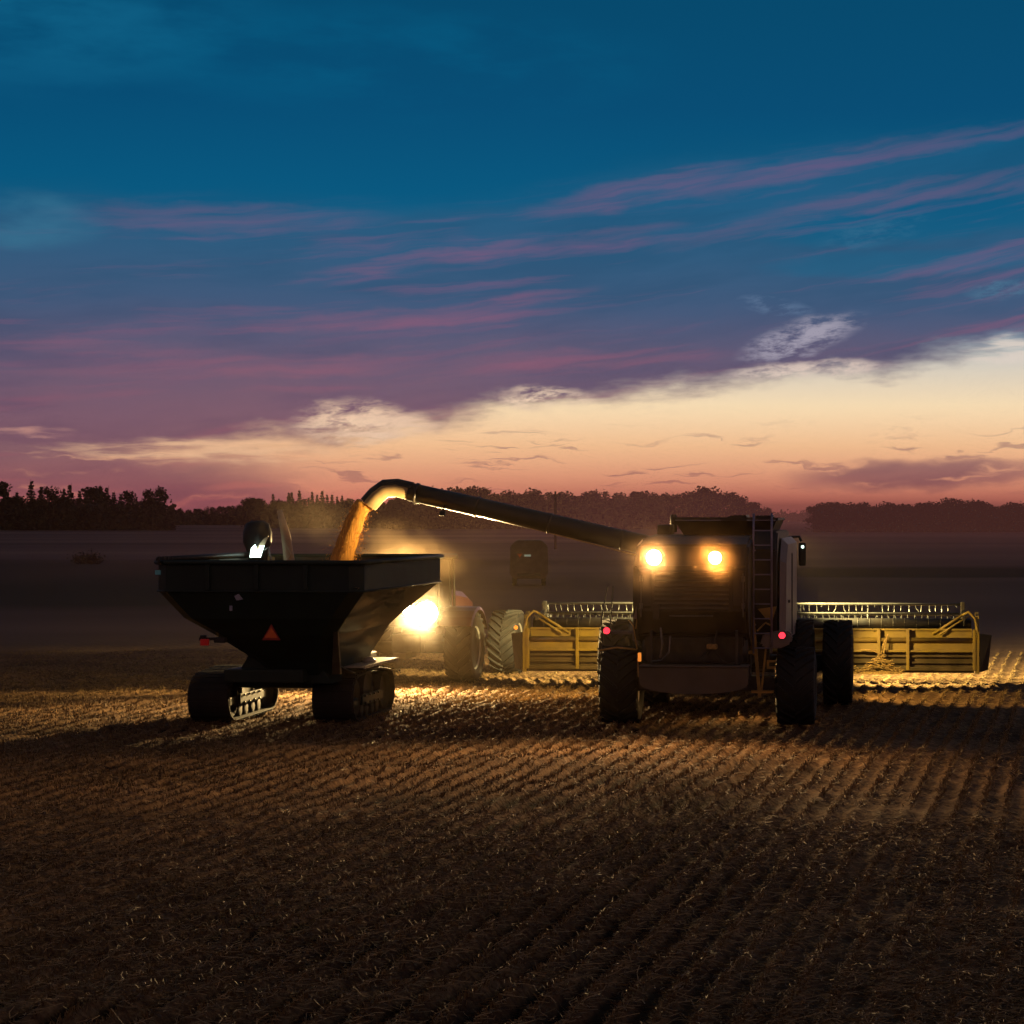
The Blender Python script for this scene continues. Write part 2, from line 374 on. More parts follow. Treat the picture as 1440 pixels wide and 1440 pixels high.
def field_mat():
    m = bpy.data.materials.new('harvested_field'); m.use_nodes = True; nt_ = m.node_tree; n = nt_.nodes; l = nt_.links
    p = n['Principled BSDF']; p.inputs['Roughness'].default_value = .95; p.inputs['Specular IOR Level'].default_value = .1
    tc = n.new('ShaderNodeTexCoord'); 
    def nz(s, sc_=(1, 1, 1), d=8):
        mp = n.new('ShaderNodeMapping'); mp.inputs['Scale'].default_value = sc_; mp.inputs['Rotation'].default_value = (0, 0, ROW)
        l.new(tc.outputs['Object'], mp.inputs[0]); q = n.new('ShaderNodeTexNoise'); q.inputs['Scale'].default_value = s; q.inputs['Detail'].default_value = d
        l.new(mp.outputs[0], q.inputs['Vector']); return q.outputs['Fac']
    def ramp(f, pts):
        r = n.new('ShaderNodeValToRGB'); cr = r.color_ramp
        while len(cr.elements) > 1: cr.elements.remove(cr.elements[-1])
        for i, (x, c) in enumerate(pts):
            e = cr.elements[0] if i == 0 else cr.elements.new(x); e.position = x; e.color = c+(1,)
        l.new(f, r.inputs[0]); return r.outputs[0]
    def mx(f, a, b, bt='MIX'):
        q = n.new('ShaderNodeMix'); q.data_type = 'RGBA'; q.blend_type = bt
        if isinstance(f, float): q.inputs[0].default_value = f
        else: l.new(f, q.inputs[0])
        for i, v in ((6, a), (7, b)):
            if isinstance(v, tuple): q.inputs[i].default_value = v
            else: l.new(v, q.inputs[i])
        return q.outputs[2]
    fine = ramp(nz(9), [(.3, (.10, .055, .032)), (.5, (.19, .115, .06)), (.7, (.30, .19, .095))])
    big = ramp(nz(.5), [(.3, (.45, .42, .4)), (.7, (1.25, 1.18, 1.1))])
    near = mx(1.0, fine, big, 'MULTIPLY')
    # far fields: long strips lying across the view
    sx = n.new('ShaderNodeSeparateXYZ'); l.new(tc.outputs['Object'], sx.inputs[0])
    far = ramp(nz(.02, (.25, 1.3, 1), 4), [(.3, (.09, .05, .043)), (.5, (.17, .098, .084)), (.7, (.24, .145, .122))])
    def step(o_, a, b_):
        q = n.new('ShaderNodeMapRange'); q.interpolation_type = 'SMOOTHSTEP'; l.new(o_, q.inputs[0]); q.inputs[1].default_value = a; q.inputs[2].default_value = b_; return q.outputs[0]
    def mul(*a):
        r_ = a[0]
        for x_ in a[1:]:
            q = n.new('ShaderNodeMath'); q.operation = 'MULTIPLY'; l.new(r_, q.inputs[0]); l.new(x_, q.inputs[1]); r_ = q.outputs[0]
        return r_
    wob = n.new('ShaderNodeMath'); wob.operation = 'MULTIPLY_ADD'; l.new(nz(.05, (.5, .5, 1), 3), wob.inputs[0]); wob.inputs[1].default_value = 22; l.new(sx.outputs[1], wob.inputs[2]); wy = wob.outputs[0]
    # an unharvested dark block at the left, a dark swath at the right (soft edges)
    dk = mul(step(wy, 98, 108), step(wy, 205, 178), step(sx.outputs[0], -16, -26)); far = mx(dk, far, (.05, .034, .026, 1))
    dk2 = mul(step(wy, 142, 148), step(wy, 178, 166), step(sx.outputs[0], -4, 4)); far = mx(dk2, far, (.018, .013, .010, 1))
    mr = n.new('ShaderNodeMapRange'); l.new(sx.outputs[1], mr.inputs[0]); mr.inputs[1].default_value = 52; mr.inputs[2].default_value = 74
    # bare soil between the rows, furrow shade darkened into its colour
    cx_ = n.new('ShaderNodeVectorRotate'); cx_.rotation_type = 'Z_AXIS'; cx_.inputs['Angle'].default_value = ROW; l.new(tc.outputs['Object'], cx_.inputs['Vector'])
    s2 = n.new('ShaderNodeSeparateXYZ'); l.new(cx_.outputs[0], s2.inputs[0])
    wv = n.new('ShaderNodeMath'); wv.operation = 'MULTIPLY_ADD'; l.new(nz(1.3), wv.inputs[0]); wv.inputs[1].default_value = .5; ph = n.new('ShaderNodeMath'); ph.operation = 'MULTIPLY'; l.new(s2.outputs[0], ph.inputs[0]); ph.inputs[1].default_value = 2*PI/SP; l.new(ph.outputs[0], wv.inputs[2])
    cs = n.new('ShaderNodeMath'); cs.operation = 'COSINE'; sb = n.new('ShaderNodeMath'); sb.operation = 'SUBTRACT'; l.new(wv.outputs[0], sb.inputs[0]); sb.inputs[1].default_value = .25; l.new(sb.outputs[0], cs.inputs[0])
    rf = step(sx.outputs[0], 1.5, -2.5); near = mx(mul(step(cs.outputs[0], .35, -.6), rf), near, mx(1.0, near, (.10, .09, .085, 1), 'MULTIPLY'))
    col = mx(mr.outputs[0], near, far)
    l.new(col, p.inputs['Base Color'])
    bp = n.new('ShaderNodeBump'); bp.inputs['Strength'].default_value = .8; bp.inputs['Distance'].default_value = .05; l.new(nz(14), bp.inputs['Height']); l.new(bp.outputs[0], p.inputs['Normal'])
    return m
FM = field_mat()
fo = np_mesh('field', V3, FQ, FM, True); fo['kind'] = 'structure'
# ------------------------------------------------------------------ stubble and loose straw
def straw_mat(name, c0, c1):
    m = bpy.data.materials.new(name); m.use_nodes = True; n = m.node_tree.nodes; l = m.node_tree.links; p = n['Principled BSDF']
    p.inputs['Roughness'].default_value = .7; p.inputs['Specular IOR Level'].default_value = .25
    g_ = n.new('ShaderNodeNewGeometry'); r = n.new('ShaderNodeValToRGB'); r.color_ramp.elements[0].color = c0+(1,); r.color_ramp.elements[1].color = c1+(1,)
    l.new(g_.outputs['Random Per Island'], r.inputs[0]); l.new(r.outputs[0], p.inputs['Base Color']); return m
M['stub'] = straw_mat('stubble_straw', (.10, .06, .028), (.30, .19, .08))
M['loose'] = straw_mat('loose_straw_mat', (.10, .062, .03), (.40, .26, .11))
def scatter(n, y0, y1, rows, pw=1.0):
    y = y0+(y1-y0)*rng.random(n)**pw; a, b = -.375*y-1.0, .135*y+1.0; x = a+(b-a)*rng.random(n)
    if rows:
        c = x*math.cos(ROW)-y*math.sin(ROW); s_ = x*math.sin(ROW)+y*math.cos(ROW)
        c = np.round(c/SP)*SP+rng.normal(0, .024, n)-(vnoise(x, y, 2.3, 3)-.5)*.04
        x = c*math.cos(ROW)+s_*math.sin(ROW); y = -c*math.sin(ROW)+s_*math.cos(ROW)
        keep = vnoise(x, y, .6, 17)+.35*vnoise(x, y, 3.1, 18) > .30
        x, y = x[keep], y[keep]
    return x, y
def blades(sets):
    VV, FF = [], []; off = 0
    for (n, y0, y1, h0, h1, w) in sets:
        x, y = scatter(n, y0, y1, True); n = len(x); z = ground_z(x, y)-.01
        h = h0+(h1-h0)*rng.random(n)**1.5; a = rng.random(n)*2*PI; ln = rng.normal(0, .7, n)*h; la = rng.random(n)*2*PI
        ww = w*(.6+.8*rng.random(n)); ux, uy = np.cos(a)*ww/2, np.sin(a)*ww/2; tx, ty = x+np.cos(la)*ln, y+np.sin(la)*ln
        v = np.stack([np.stack([x-ux, y-uy, z], -1), np.stack([x+ux, y+uy, z], -1), np.stack([tx+ux*.6, ty+uy*.6, z+h], -1), np.stack([tx-ux*.6, ty-uy*.6, z+h], -1)], 1).reshape(-1, 3)
        VV.append(v); FF.append(np.arange(n*4).reshape(-1, 4)+off); off += n*4
    return np.concatenate(VV), np.concatenate(FF)
v, f = blades([(85000, 15.5, 30, .015, .075, .010), (110000, 30, 50, .02, .08, .015), (26000, 50, 62, .015, .05, .022)])
o = np_mesh('stubble', v, f, M['stub']); tag(o, 'rows of short dry stubble left standing across the field', 'stubble', kind='stuff')
def loose(sets):
    VV, FF = [], []; off = 0
    for (n, y0, y1, l0, l1, w) in sets:
        x, y = scatter(n, y0, y1, False); n = len(x)
        rc = np.cos(2*PI*(x*math.cos(ROW)-y*math.sin(ROW)+(vnoise(x, y, 2.3, 3)-.5)*.04)/SP); keep = vnoise(x, y, 1.3, 27)*.7+vnoise(x, y, .35, 28)*.5+.85*rc*np.clip((y-14)/9, 0, 1)*np.clip((3-x)/4, .2, 1) > .55; x, y = x[keep], y[keep]; n = len(x)
        L = l0+(l1-l0)*rng.random(n)**2; a = rng.random(n)*2*PI; da = rng.normal(0, .8, n)
        z = ground_z(x, y)+.015+.04*rng.random(n); P = [(x, y, z)]
        for k in range(2):
            aa = a+da*k; px_, py_, pz_ = P[-1]; P.append((px_+np.cos(aa)*L/2, py_+np.sin(aa)*L/2, np.maximum(ground_z(px_, py_)+.01, pz_+rng.normal(0, .05, n)*L*2)))
        wx, wy = -np.sin(a)*w/2, np.cos(a)*w/2
        vs = []
        for (a_, b_, c_) in P: vs += [np.stack([a_-wx, b_-wy, c_], -1), np.stack([a_+wx, b_+wy, c_+.004], -1)]
        VV.append(np.stack(vs, 1).reshape(-1, 3)); base = (np.arange(n)*6)[:, None]+off
        FF.append(np.concatenate([base+np.array([0, 1, 3, 2]), base+np.array([2, 3, 5, 4])], 1).reshape(-1, 4)); off += n*6
    return np.concatenate(VV), np.concatenate(FF)
v, f = loose([(110000, 15.5, 28, .04, .26, .007), (60000, 28, 55, .05, .20, .010)])
o = np_mesh('loose_straw', v, f, M['loose']); tag(o, 'loose broken straw scattered over the stubble', 'straw', kind='stuff')

# ------------------------------------------------------------------ trees
def leaf_mat(name, c0, c1):
    m = bpy.data.materials.new(name); m.use_nodes = True; n = m.node_tree.nodes; l = m.node_tree.links; p = n['Principled BSDF']; p.inputs['Roughness'].default_value = .9
    p.inputs['Specular IOR Level'].default_value = .1
    g_ = n.new('ShaderNodeNewGeometry'); r = n.new('ShaderNodeValToRGB'); r.color_ramp.elements[0].color = c0+(1,); r.color_ramp.elements[1].color = c1+(1,)
    l.new(g_.outputs['Random Per Island'], r.inputs[0]); l.new(r.outputs[0], p.inputs['Base Color']); return m
M['leaf'] = leaf_mat('dusk_foliage', (.015, .012, .012), (.05, .035, .028))
M['needle'] = leaf_mat('dark_needles', (.015, .018, .016), (.05, .045, .035))
def cards(P, size, r):
    n = len(P); a = r.normal(size=(n, 3)); a /= np.linalg.norm(a, axis=1)[:, None]; b = np.cross(a, r.normal(size=(n, 3))); b /= np.linalg.norm(b, axis=1)[:, None]
    s_ = (size*(.5+r.random(n)))[:, None]/2; v = np.stack([P-a*s_, P+b*s_*.7, P+a*s_, P-b*s_*.7], 1).reshape(-1, 3)
    return v, np.arange(n*4).reshape(-1, 4)
def mesh_only(name, v, f, m):
    o = np_mesh(name, v, f, m); me = o.data; bpy.data.objects.remove(o); return me
def trunk_mesh(h, r0, limbs, seed):
    q = random.Random(seed); b = MB(); top = (q.uniform(-.03, .03)*h, q.uniform(-.03, .03)*h, h)
    b.tube([(0, 0, -.3), (top[0]*.4, top[1]*.4, h*.5), top], [r0, r0*.65, r0*.15], 6)
    for k in range(limbs):
        t = q.uniform(.35, .8); a = q.uniform(0, 2*PI); L = h*q.uniform(.15, .28)
        b.tube([(top[0]*t, top[1]*t, h*t), (top[0]*t+math.cos(a)*L, top[1]*t+math.sin(a)*L, h*t+L*.8)], [r0*.35, r0*.08], 5)
    me = bpy.data.meshes.new('trunk'); b.bm.to_mesh(me); b.bm.free(); me.materials.append(M['wood']); return me
BR, CO = [], []
for s_ in range(7):                       # broadleaf crowns, unit height 10 m
    r = np.random.default_rng(100+s_); nl = 9+s_ % 4; P = []
    for k in range(nl):
        zc = r.uniform(3.2, 8.6); rr = r.uniform(.1, 1)*2.2*(1-abs(zc-5.5)/6); a = r.uniform(0, 2*PI); rad = r.uniform(.9, 1.7)
        q = r.normal(size=(110, 3)); q /= np.linalg.norm(q, axis=1)[:, None]; q *= (r.random(110)**.4)[:, None]*rad*np.array([1, 1, .85])
        P.append(q+np.array([math.cos(a)*rr, math.sin(a)*rr, zc]))
    q = r.normal(size=(160, 3))*np.array([1.5, 1.5, 2.2])*.62+np.array([0, 0, 5.2]); P.append(q)
    q = np.stack([r.normal(0, 1.2, 130), r.normal(0, 1.2, 130), r.uniform(.2, 4, 130)], 1); P.append(q)
    v, f = cards(np.concatenate(P), .55, r); BR.append((mesh_only('crown', v, f, M['leaf']), trunk_mesh(8.2, .2, 5, s_)))
for s_ in range(5):                       # conifers, unit height 10 m
    r = np.random.default_rng(200+s_); P = []
    nt_ = 17
    for k in range(nt_):
        z = .8+9.1*k/nt_; rad = (1-(z/10.25))**.85*(1.9+.4*r.random())*(.75+.4*r.random()); m_ = int(24+rad*52)
        a = r.uniform(0, 2*PI, m_); q = r.random(m_)**.6*rad; P.append(np.stack([np.cos(a)*q, np.sin(a)*q, z-q*.35+r.normal(0, .1, m_)], 1))
    v, f = cards(np.concatenate(P), .42, r); CO.append((mesh_only('crown', v, f, M['needle']), trunk_mesh(10, .16, 0, s_+50)))
def tree(kind, px, D, top, lab, grp, wid=1.0, k=0):
    """stand a tree so that it is seen at photo column px with its top at elevation row top"""
    x = (px-PX)*D/F; hgt = H+(HY-top)*D/F
    cr, tr = (BR if kind == 'b' else CO)[k % (7 if kind == 'b' else 5)]
    t = thing('broadleaf_tree' if kind == 'b' else 'conifer_tree', lab, 'tree', (x, D, 0), rnd.uniform(0, 6.28), grp)
    s_ = hgt/(8.9 if kind == 'b' else 10.0); t.scale = (s_*wid, s_*wid, s_)
    c = bpy.data.objects.new('crown', cr); C.objects.link(c); c.parent = t
    c = bpy.data.objects.new('trunk', tr); C.objects.link(c); c.parent = t
def prof(pts, x):
    for (a, ya), (b, yb) in zip(pts, pts[1:]):
        if a <= x <= b: return ya+(yb-ya)*(x-a)/(b-a)
    return pts[-1][1]
k = 0
LT = 'tall dark tree in the wood at the left edge of the field'
for px, top in [(-8, 676), (8, 681), (24, 690), (44, 674), (58, 682), (72, 688), (90, 685), (98, 679), (112, 688), (122, 690), (133, 685), (141, 681), (150, 683), (160, 690), (170, 693), (181, 694), (192, 697)]:
    kind = 'c' if k % 5 else 'b'
    tree(kind, px, 520+rnd.uniform(-15, 15), top, LT if kind == 'b' else 'dark pointed spruce in the wood at the left edge of the field', 'left wood broadleaf trees' if kind == 'b' else 'left wood spruces', 1.15, k); k += 1
tree('b', 214, 500, 690, 'round broad tree at the right end of the left wood, its left half', 'end trees of the left wood', 1.0, 2)
tree('b', 228, 505, 689, 'round broad tree at the right end of the left wood, its right half', 'end trees of the left wood', .9, 5)
for i_ in range(14):
    px = 10+i_*17+rnd.uniform(-5, 5); tree('b', px, 540, prof([(0, 700), (150, 705), (260, 715)], px)+rnd.uniform(-4, 4), 'dark filler tree inside the left wood', 'trees deep in the left wood', 1.3, i_)
for i_ in range(11):
    px = 244+i_*10+rnd.uniform(-3, 3); tree('b', px, 760, prof([(240, 720), (300, 715), (350, 711)], px)+rnd.uniform(-2, 2), 'low distant tree between the left wood and the spruces', 'low trees in the gap', 1.3, i_)
for px, top in [(352, 700), (362, 703), (384, 693), (392, 700), (406, 691), (410, 690), (421, 688), (434, 698), (439, 690), (446, 694), (453, 688), (460, 694), (467, 694), (474, 697), (481, 695), (492, 700), (503, 702)]:
    kind = 'c' if px > 370 else 'b'
    tree(kind, px, 600+rnd.uniform(-15, 15), top, 'slim pointed spruce standing above the dust behind the cart' if kind == 'c' else 'round tree just left of the row of spruces', 'spruce row behind the cart' if kind == 'c' else 'round trees left of the spruces', 1.0 if kind == 'c' else .9, k); k += 1
for i_ in range(15):
    px = 350+i_*13+rnd.uniform(-4, 4); tree('b', px, 625, 706+rnd.uniform(-3, 3), 'low bushy tree among the feet of the spruces', 'bushy trees under the spruces', 1.2, i_)
MP = [(540, 703), (620, 692), (660, 687), (690, 694), (715, 697), (730, 692), (770, 694), (830, 697), (880, 697), (905, 692), (930, 698), (960, 700), (985, 690), (1010, 696), (1040, 700), (1060, 708), (1085, 722)]
for i_ in range(48):
    px = 540+i_*11.4+rnd.uniform(-3.5, 3.5); tree('b', px, 560+rnd.uniform(-20, 25), prof(MP, px)+rnd.uniform(-4, 5), 'leafy tree in the long wood behind the unloading tube', 'trees of the middle wood', 1.15, i_)
for i_ in range(20):
    px = 550+i_*26+rnd.uniform(-8, 8); tree('b', px, 600, min(722, prof(MP, px)+4), 'shadowed tree at the back of the middle wood', 'back trees of the middle wood', 1.5, i_+3)
for i_ in range(6):
    px = 1092+i_*9; tree('b', px, 1100, 722-rnd.uniform(0, 3), 'tiny far tree in the gap right of the combine', 'far trees in the right gap', 1.2, i_)
RP = [(1140, 712), (1160, 708), (1200, 711), (1240, 712), (1300, 710), (1340, 705), (1365, 708), (1395, 712), (1440, 711), (1500, 712)]
for i_ in range(38):
    px = 1147+i_*8.6+rnd.uniform(-2.5, 2.5); tree('b', px, 470+rnd.uniform(-10, 15), prof(RP, px)+rnd.uniform(-3, 3), 'bushy tree in the low wood at the right edge', 'trees of the right wood', 1.5, i_)
# undergrowth filling the feet of the woods
def under(name, x0, x1, D, top0, top1, lab):
    r = np.random.default_rng(int(x0)+900); n = int((x1-x0)*16); px = r.uniform(x0, x1, n); d = D+r.uniform(-8, 14, n)
    ht = H+(HY-(top0+(top1-top0)*(px-x0)/(x1-x0))-r.normal(0, 3, n))*D/F; z = ht*r.random(n)
    P = np.stack([(px-PX)*d/F, d, z], 1); v, f = cards(P, 1.5, r); o = np_mesh(name, v, f, M['leaf']); tag(o, lab, 'undergrowth', kind='stuff')
under('undergrowth', -10, 245, 515, 712, 716, 'dense dark undergrowth at the foot of the left wood')
under('undergrowth', 243, 360, 735, 724, 722, 'low scrub along the far gap at the left')
under('undergrowth', 345, 545, 592, 714, 714, 'dense brush beneath the spruces behind the cart')
under('undergrowth', 540, 1085, 550, 712, 722, 'dense brush at the foot of the middle wood')
under('undergrowth', 1085, 1150, 1050, 724, 724, 'far low scrub right of the combine')
under('undergrowth', 1145, 1450, 462, 720, 720, 'dense brush at the foot of the right wood')

# ------------------------------------------------------------------ utility pole, far wires poles, far trailer, bush
def upole(px, D, top, lab, arm=1.4):
    x = (px-PX)*D/F; h = H+(HY-top)*D/F; t = thing('utility_pole', lab, 'pole', (x, D, 0))
    MB().tube([(0, 0, -.2), (0, 0, h)], [.16, .11], 8).build('post', M['wood'], t)
    MB().box(0, 0, h-.4, arm, .12, .14).build('crossarm', M['wood'], t)
    for s_ in (-.45, .45): MB().lathe([(0, .03), (.05, .06), (.12, .05), (.16, .03)], (s_*arm, 0, h-.33), 8, 'z').build('insulator', M['dsteel'], t)
upole(781, 240, 691, 'wooden utility pole in front of the middle wood', 1.0)
upole(1129, 900, 717, 'tiny distant utility pole in the gap right of the combine, the left one', 3)
upole(1136, 900, 716, 'tiny distant utility pole in the gap right of the combine, the right one', 3)
D = 118.0
t = thing('parked_trailer', 'dark trailer far out on the field with a red triangle and a pale plate', 'trailer', ((744-PX)*D/F, D, 0), R(6.4))
MB().ngon_prism([(-1.0, .45), (-1.25, .8), (-1.2, 2.6), (-.8, 2.95), (.8, 2.95), (1.2, 2.6), (1.25, .8), (1.0, .45)], -.2, 4, 'y', .06).build('body', mat('trailer_dull_paint', (.12, .085, .07), .9), t)
MB().box(0, 1.8, .72, 1.5, 4.2, .2).build('chassis', M['dsteel'], t)
for sx in (-1, 1):
    for yy in (.7, 2.2):
        w_ = MB().lathe([(-.05, .1), (-.04, .25), (.06, .26), (.07, .1)], (sx*.95, yy, .45), 20).build('wheel', M['rim'], t)
        MB().lathe([(-.14, .26), (-.15, .4), (-.1, .45), (.1, .45), (.15, .4), (.14, .26)], (sx*.95, yy, .45), 24).build('tyre', M['rubber'], w_)
def tri(parent, cx, cy, cz, s_, up=1, thick=.015):
    o = MB().ngon_prism([(cx-s_/2, cz-up*s_*.43), (cx+s_/2, cz-up*s_*.43), (cx, cz+up*s_*.43)], cy, cy-thick, 'y').build('slow_vehicle_triangle', M['redrim'], parent)
    q = s_*.72; zz = cz-up*s_*.02
    MB().ngon_prism([(cx-q/2, zz-up*q*.4), (cx+q/2, zz-up*q*.4), (cx, zz+up*q*.4)], cy-thick-.002, cy-thick-.01, 'y').build('orange_centre', M['orange'], o)
t.scale = (.85, .85, .85)
tri(t, -.6, -.215, 1.95, .36, -1)
M['pl'] = mat('pale_plate', (.5, .6, .5), .5, 0, .1, 10, emit=(.6, .8, .6, 1), estr=.18)  # emission put into the plate to brighten it, no lamp there
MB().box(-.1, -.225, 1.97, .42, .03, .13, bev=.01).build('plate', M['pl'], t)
# a lone bush on the far left field
r = np.random.default_rng(77); P = r.normal(size=(700, 3))*np.array([.6, .5, .32])+np.array([0, 0, .45]); P[:, 2] = np.abs(P[:, 2])
v, f = cards(P, .2, r); D = 170.; t = thing('bush', 'small dark bush alone on the left field', 'bush', ((125-PX)*D/F, D, -.25))
c = bpy.data.objects.new('crown', mesh_only('crown', v, f, M['leaf'])); C.objects.link(c); c.parent = t
MB().tube([(0, 0, -.1), (0.1, 0, .8)], [.08, .03], 6).build('trunk', M['wood'], t)

# ------------------------------------------------------------------ wheels
def wheel(parent, x, y, rad, wid, rimr, side=1, lugs=22, lugh=.045, rimmat='rim'):
    """side: +1 the dished outside faces +x"""
    w2 = wid/2
    rim = MB(); pr = [(-w2*.75, rimr*.96), (-w2*.8, rimr*1.02), (w2*.8, rimr*1.02), (w2*.72, rimr*.95), (w2*.45, rimr*.88), (w2*.2, rimr*.75), (w2*.05, rimr*.4), (w2*.25, rimr*.3), (w2*.3, .02)]
    rim.lathe([(t*side, r_) for t, r_ in pr], (0, 0, 0), 36)
    for k_ in range(8):
        a = 2*PI*k_/8; rim.lathe([(0, .02), (side*.04, .02)], (side*w2*.27, math.cos(a)*rimr*.22, math.sin(a)*rimr*.22), 6)
    o = rim.build('wheel', M[rimmat], parent, (x, y, rad))
    ty = MB(); br = rad-lugh
    ty.lathe([(-w2*.72, rimr*.98), (-w2*.9, rimr*1.08), (-w2*1.0, (rimr+br)/2), (-w2*.93, br*.95), (-w2*.8, br*.985), (-w2*.4, br), (0, br), (w2*.4, br), (w2*.8, br*.985), (w2*.93, br*.95), (w2*1.0, (rimr+br)/2), (w2*.9, rimr*1.08), (w2*.72, rimr*.98)], (0, 0, 0), 48)
    for k_ in range(lugs):
        for s_ in (-1, 1):
            a0 = 2*PI*(k_+(.5 if s_ > 0 else 0))/lugs; rows = []
            for t in (0, .35, .7, 1.0):
                a = a0-t*1.35*(2*PI/lugs); xx = s_*(w2*(.02+.93*t)); rb = br*(1.0 if t < .8 else .97)-.012; rt = rad*(1.0 if t < .8 else .985); wa = .28*(2*PI/lugs)
                rows.append([(xx, math.cos(a-wa/2)*rb, math.sin(a-wa/2)*rb), (xx, math.cos(a-wa*.3)*rt, math.sin(a-wa*.3)*rt), (xx, math.cos(a+wa*.3)*rt, math.sin(a+wa*.3)*rt), (xx, math.cos(a+wa/2)*rb, math.sin(a+wa/2)*rb)])
            ty.loft(rows)
    ty.build('tyre', M['rubber'], o)
    return o
def lamp_round(parent, name, x, y, z, r, dirv, m, house=True):
    """round work lamp: housing (part) > glass (sub-part), facing dirv"""
    d = Vector(dirv).normalized(); q = d.to_track_quat('Y', 'Z').to_matrix()
    b = MB(); b.lathe([(-.1, r*.35), (-.08, r*.7), (-.02, r*1.1), (.012, r*1.15), (.012, r*.98)], (0, 0, 0), 20, 'y')
    b.tube([(0, -.06, 0), (0, -.08, -r*1.7)], .015, 6)
    bmesh.ops.rotate(b.bm, matrix=q, verts=b.bm.verts); o = b.build(name, M['black'], parent, (x, y, z))
    b = MB(); b.lathe([(.012, r*.98), (.03, r*.8), (.04, r*.4), (.042, .005)], (0, 0, 0), 20, 'y'); bmesh.ops.rotate(b.bm, matrix=q, verts=b.bm.verts)
    b.build('lamp_glass', m, o); return o
def spot(parent, name, loc, target, power, col, angle, blend=.6, size=.08):
    l_ = bpy.data.lights.new(name, 'SPOT'); l_.energy = power; l_.color = col; l_.spot_size = R(angle); l_.spot_blend = blend; l_.shadow_soft_size = size
    o = bpy.data.objects.new(name, l_); C.objects.link(o); o.parent = parent; o.location = loc
    o.rotation_euler = (Vector(target)-Vector(loc)).to_track_quat('-Z', 'Y').to_euler(); return o

# ------------------------------------------------------------------ COMBINE  (origin on the ground under the rear axle, +y forward)
CB = thing('combine_harvester', 'combine harvester seen from behind with two glaring rear lamps and a wide yellow header', 'combine', (-1.12, 40.5, 0), R(-3.5))
def side_prof(b, x0, x1, pts, bev=.03): return b.ngon_prism(pts, x0, x1, 'x', bev)
b = MB(); side_prof(b, -1.22, .84, [(-1.15, 1.75), (-1.38, 2.25), (-1.34, 3.0), (-1.05, 3.42), (-.3, 3.55), (1.6, 3.6), (1.6, 1.5), (-.5, 1.45)], .05)
b.box(-.2, -1.37, 2.62, 1.5, .03, .85, bev=.01); b.box(-.2, -1.375, 3.0, 1.6, .03, .05)
b.box(-.85, -1.385, 2.2, .12, .05, .3, bev=.01)
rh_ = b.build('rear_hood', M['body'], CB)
b = MB()
for q in range(9): b.box(-.2, -1.395, 2.26+q*.085, 1.36, .02, .045, Matrix.Rotation(R(-30), 3, 'X'))
b.build('louvre_grille', M['black'], rh_)
b = MB()
for xx in (-1.13, .75): b.tube([(xx, -1.4, 2.1), (xx, -1.4, 2.9)], .012, 6).box(xx, -1.39, 2.3, .06, .03, .1).box(xx, -1.39, 2.8, .06, .03, .1)
b.tube([(-.6, -1.42, 2.12), (-.5, -1.46, 2.12), (.1, -1.46, 2.12), (.2, -1.42, 2.12)], .014, 6)
b.tube([(-.6, -1.30, 1.75), (-.62, -1.34, 1.45), (-.75, -1.36, 1.3), (-.95, -1.3, 1.28)], .018, 6)
b.tube([(-.78, -1.3, 1.9), (-.74, -1.36, 1.6), (-.78, -1.36, 1.35)], .02, 6)
b.build('hinge_and_pipe', M['steel'], rh_)
b = MB(); side_prof(b, .86, 1.3, [(-.1, 1.6), (-.25, 2.3), (-.2, 3.3), (.2, 3.66), (4.2, 3.66), (4.2, 1.5)], .03)
side_prof(b, -1.4, -1.24, [(-.3, 1.6), (-.45, 2.3), (-.4, 3.0), (.2, 3.4), (4.2, 3.4), (4.2, 1.5)], .03)
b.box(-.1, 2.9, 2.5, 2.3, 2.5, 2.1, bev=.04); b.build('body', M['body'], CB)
# grain tank with folded extension
b = MB(); zt = 3.9
b.loft([[(-.6, 1.2, 3.58), (1.1, 1.2, 3.58), (1.1, 3.6, 3.58), (-.6, 3.6, 3.58)], [(-.78, 1.05, 3.86), (1.22, 1.05, 3.86), (1.22, 3.75, 3.86), (-.78, 3.75, 3.86)]])
b.box(.2, 1.04, 3.9, 2.0, .05, .05); b.box(-.78, 2.4, 3.89, .05, 2.7, .05); b.box(1.22, 2.4, 3.89, .05, 2.7, .05)
b.ngon_prism([(.05, 3.84), (.3, 3.96), (.6, 3.97), (.62, 3.84)], 1.5, 2.4, 'y'); b.box(.95, 1.8, 3.92, .3, 1.2, .08)
b.build('grain_tank', M['body'], CB)
MB().box(-1.0, 1.6, 3.68, .28, .6, .2, bev=.03).build('air_intake', M['black'], CB)
b = MB(); b.lathe([(0, .07), (.32, .07), (.36, .05)], (-.95, 2.6, 3.62), 12, 'z'); b.build('exhaust_pipe', M['dsteel'], CB)
# side panels
for sx in (-1, 1):
    b = MB(); xo = 1.46*sx; xi = 1.34*sx
    b.loft([[(xi, -.1, 1.5), (xi, .1, 3.1), (xi, .7, 3.52), (xi, 4.4, 3.52), (xi, 4.4, 1.45)], [(xo, .0, 1.6), (xo, .25, 3.05), (xo, .8, 3.4), (xo, 4.4, 3.4), (xo, 4.4, 1.5)]])
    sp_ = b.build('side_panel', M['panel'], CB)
    MB().box(xo+sx*.01, 2.2, 2.4, .02, .05, 1.6).box(xo+sx*.02, .9, 2.3, .03, .2, .05).build('latch_trim', M['black'], sp_)
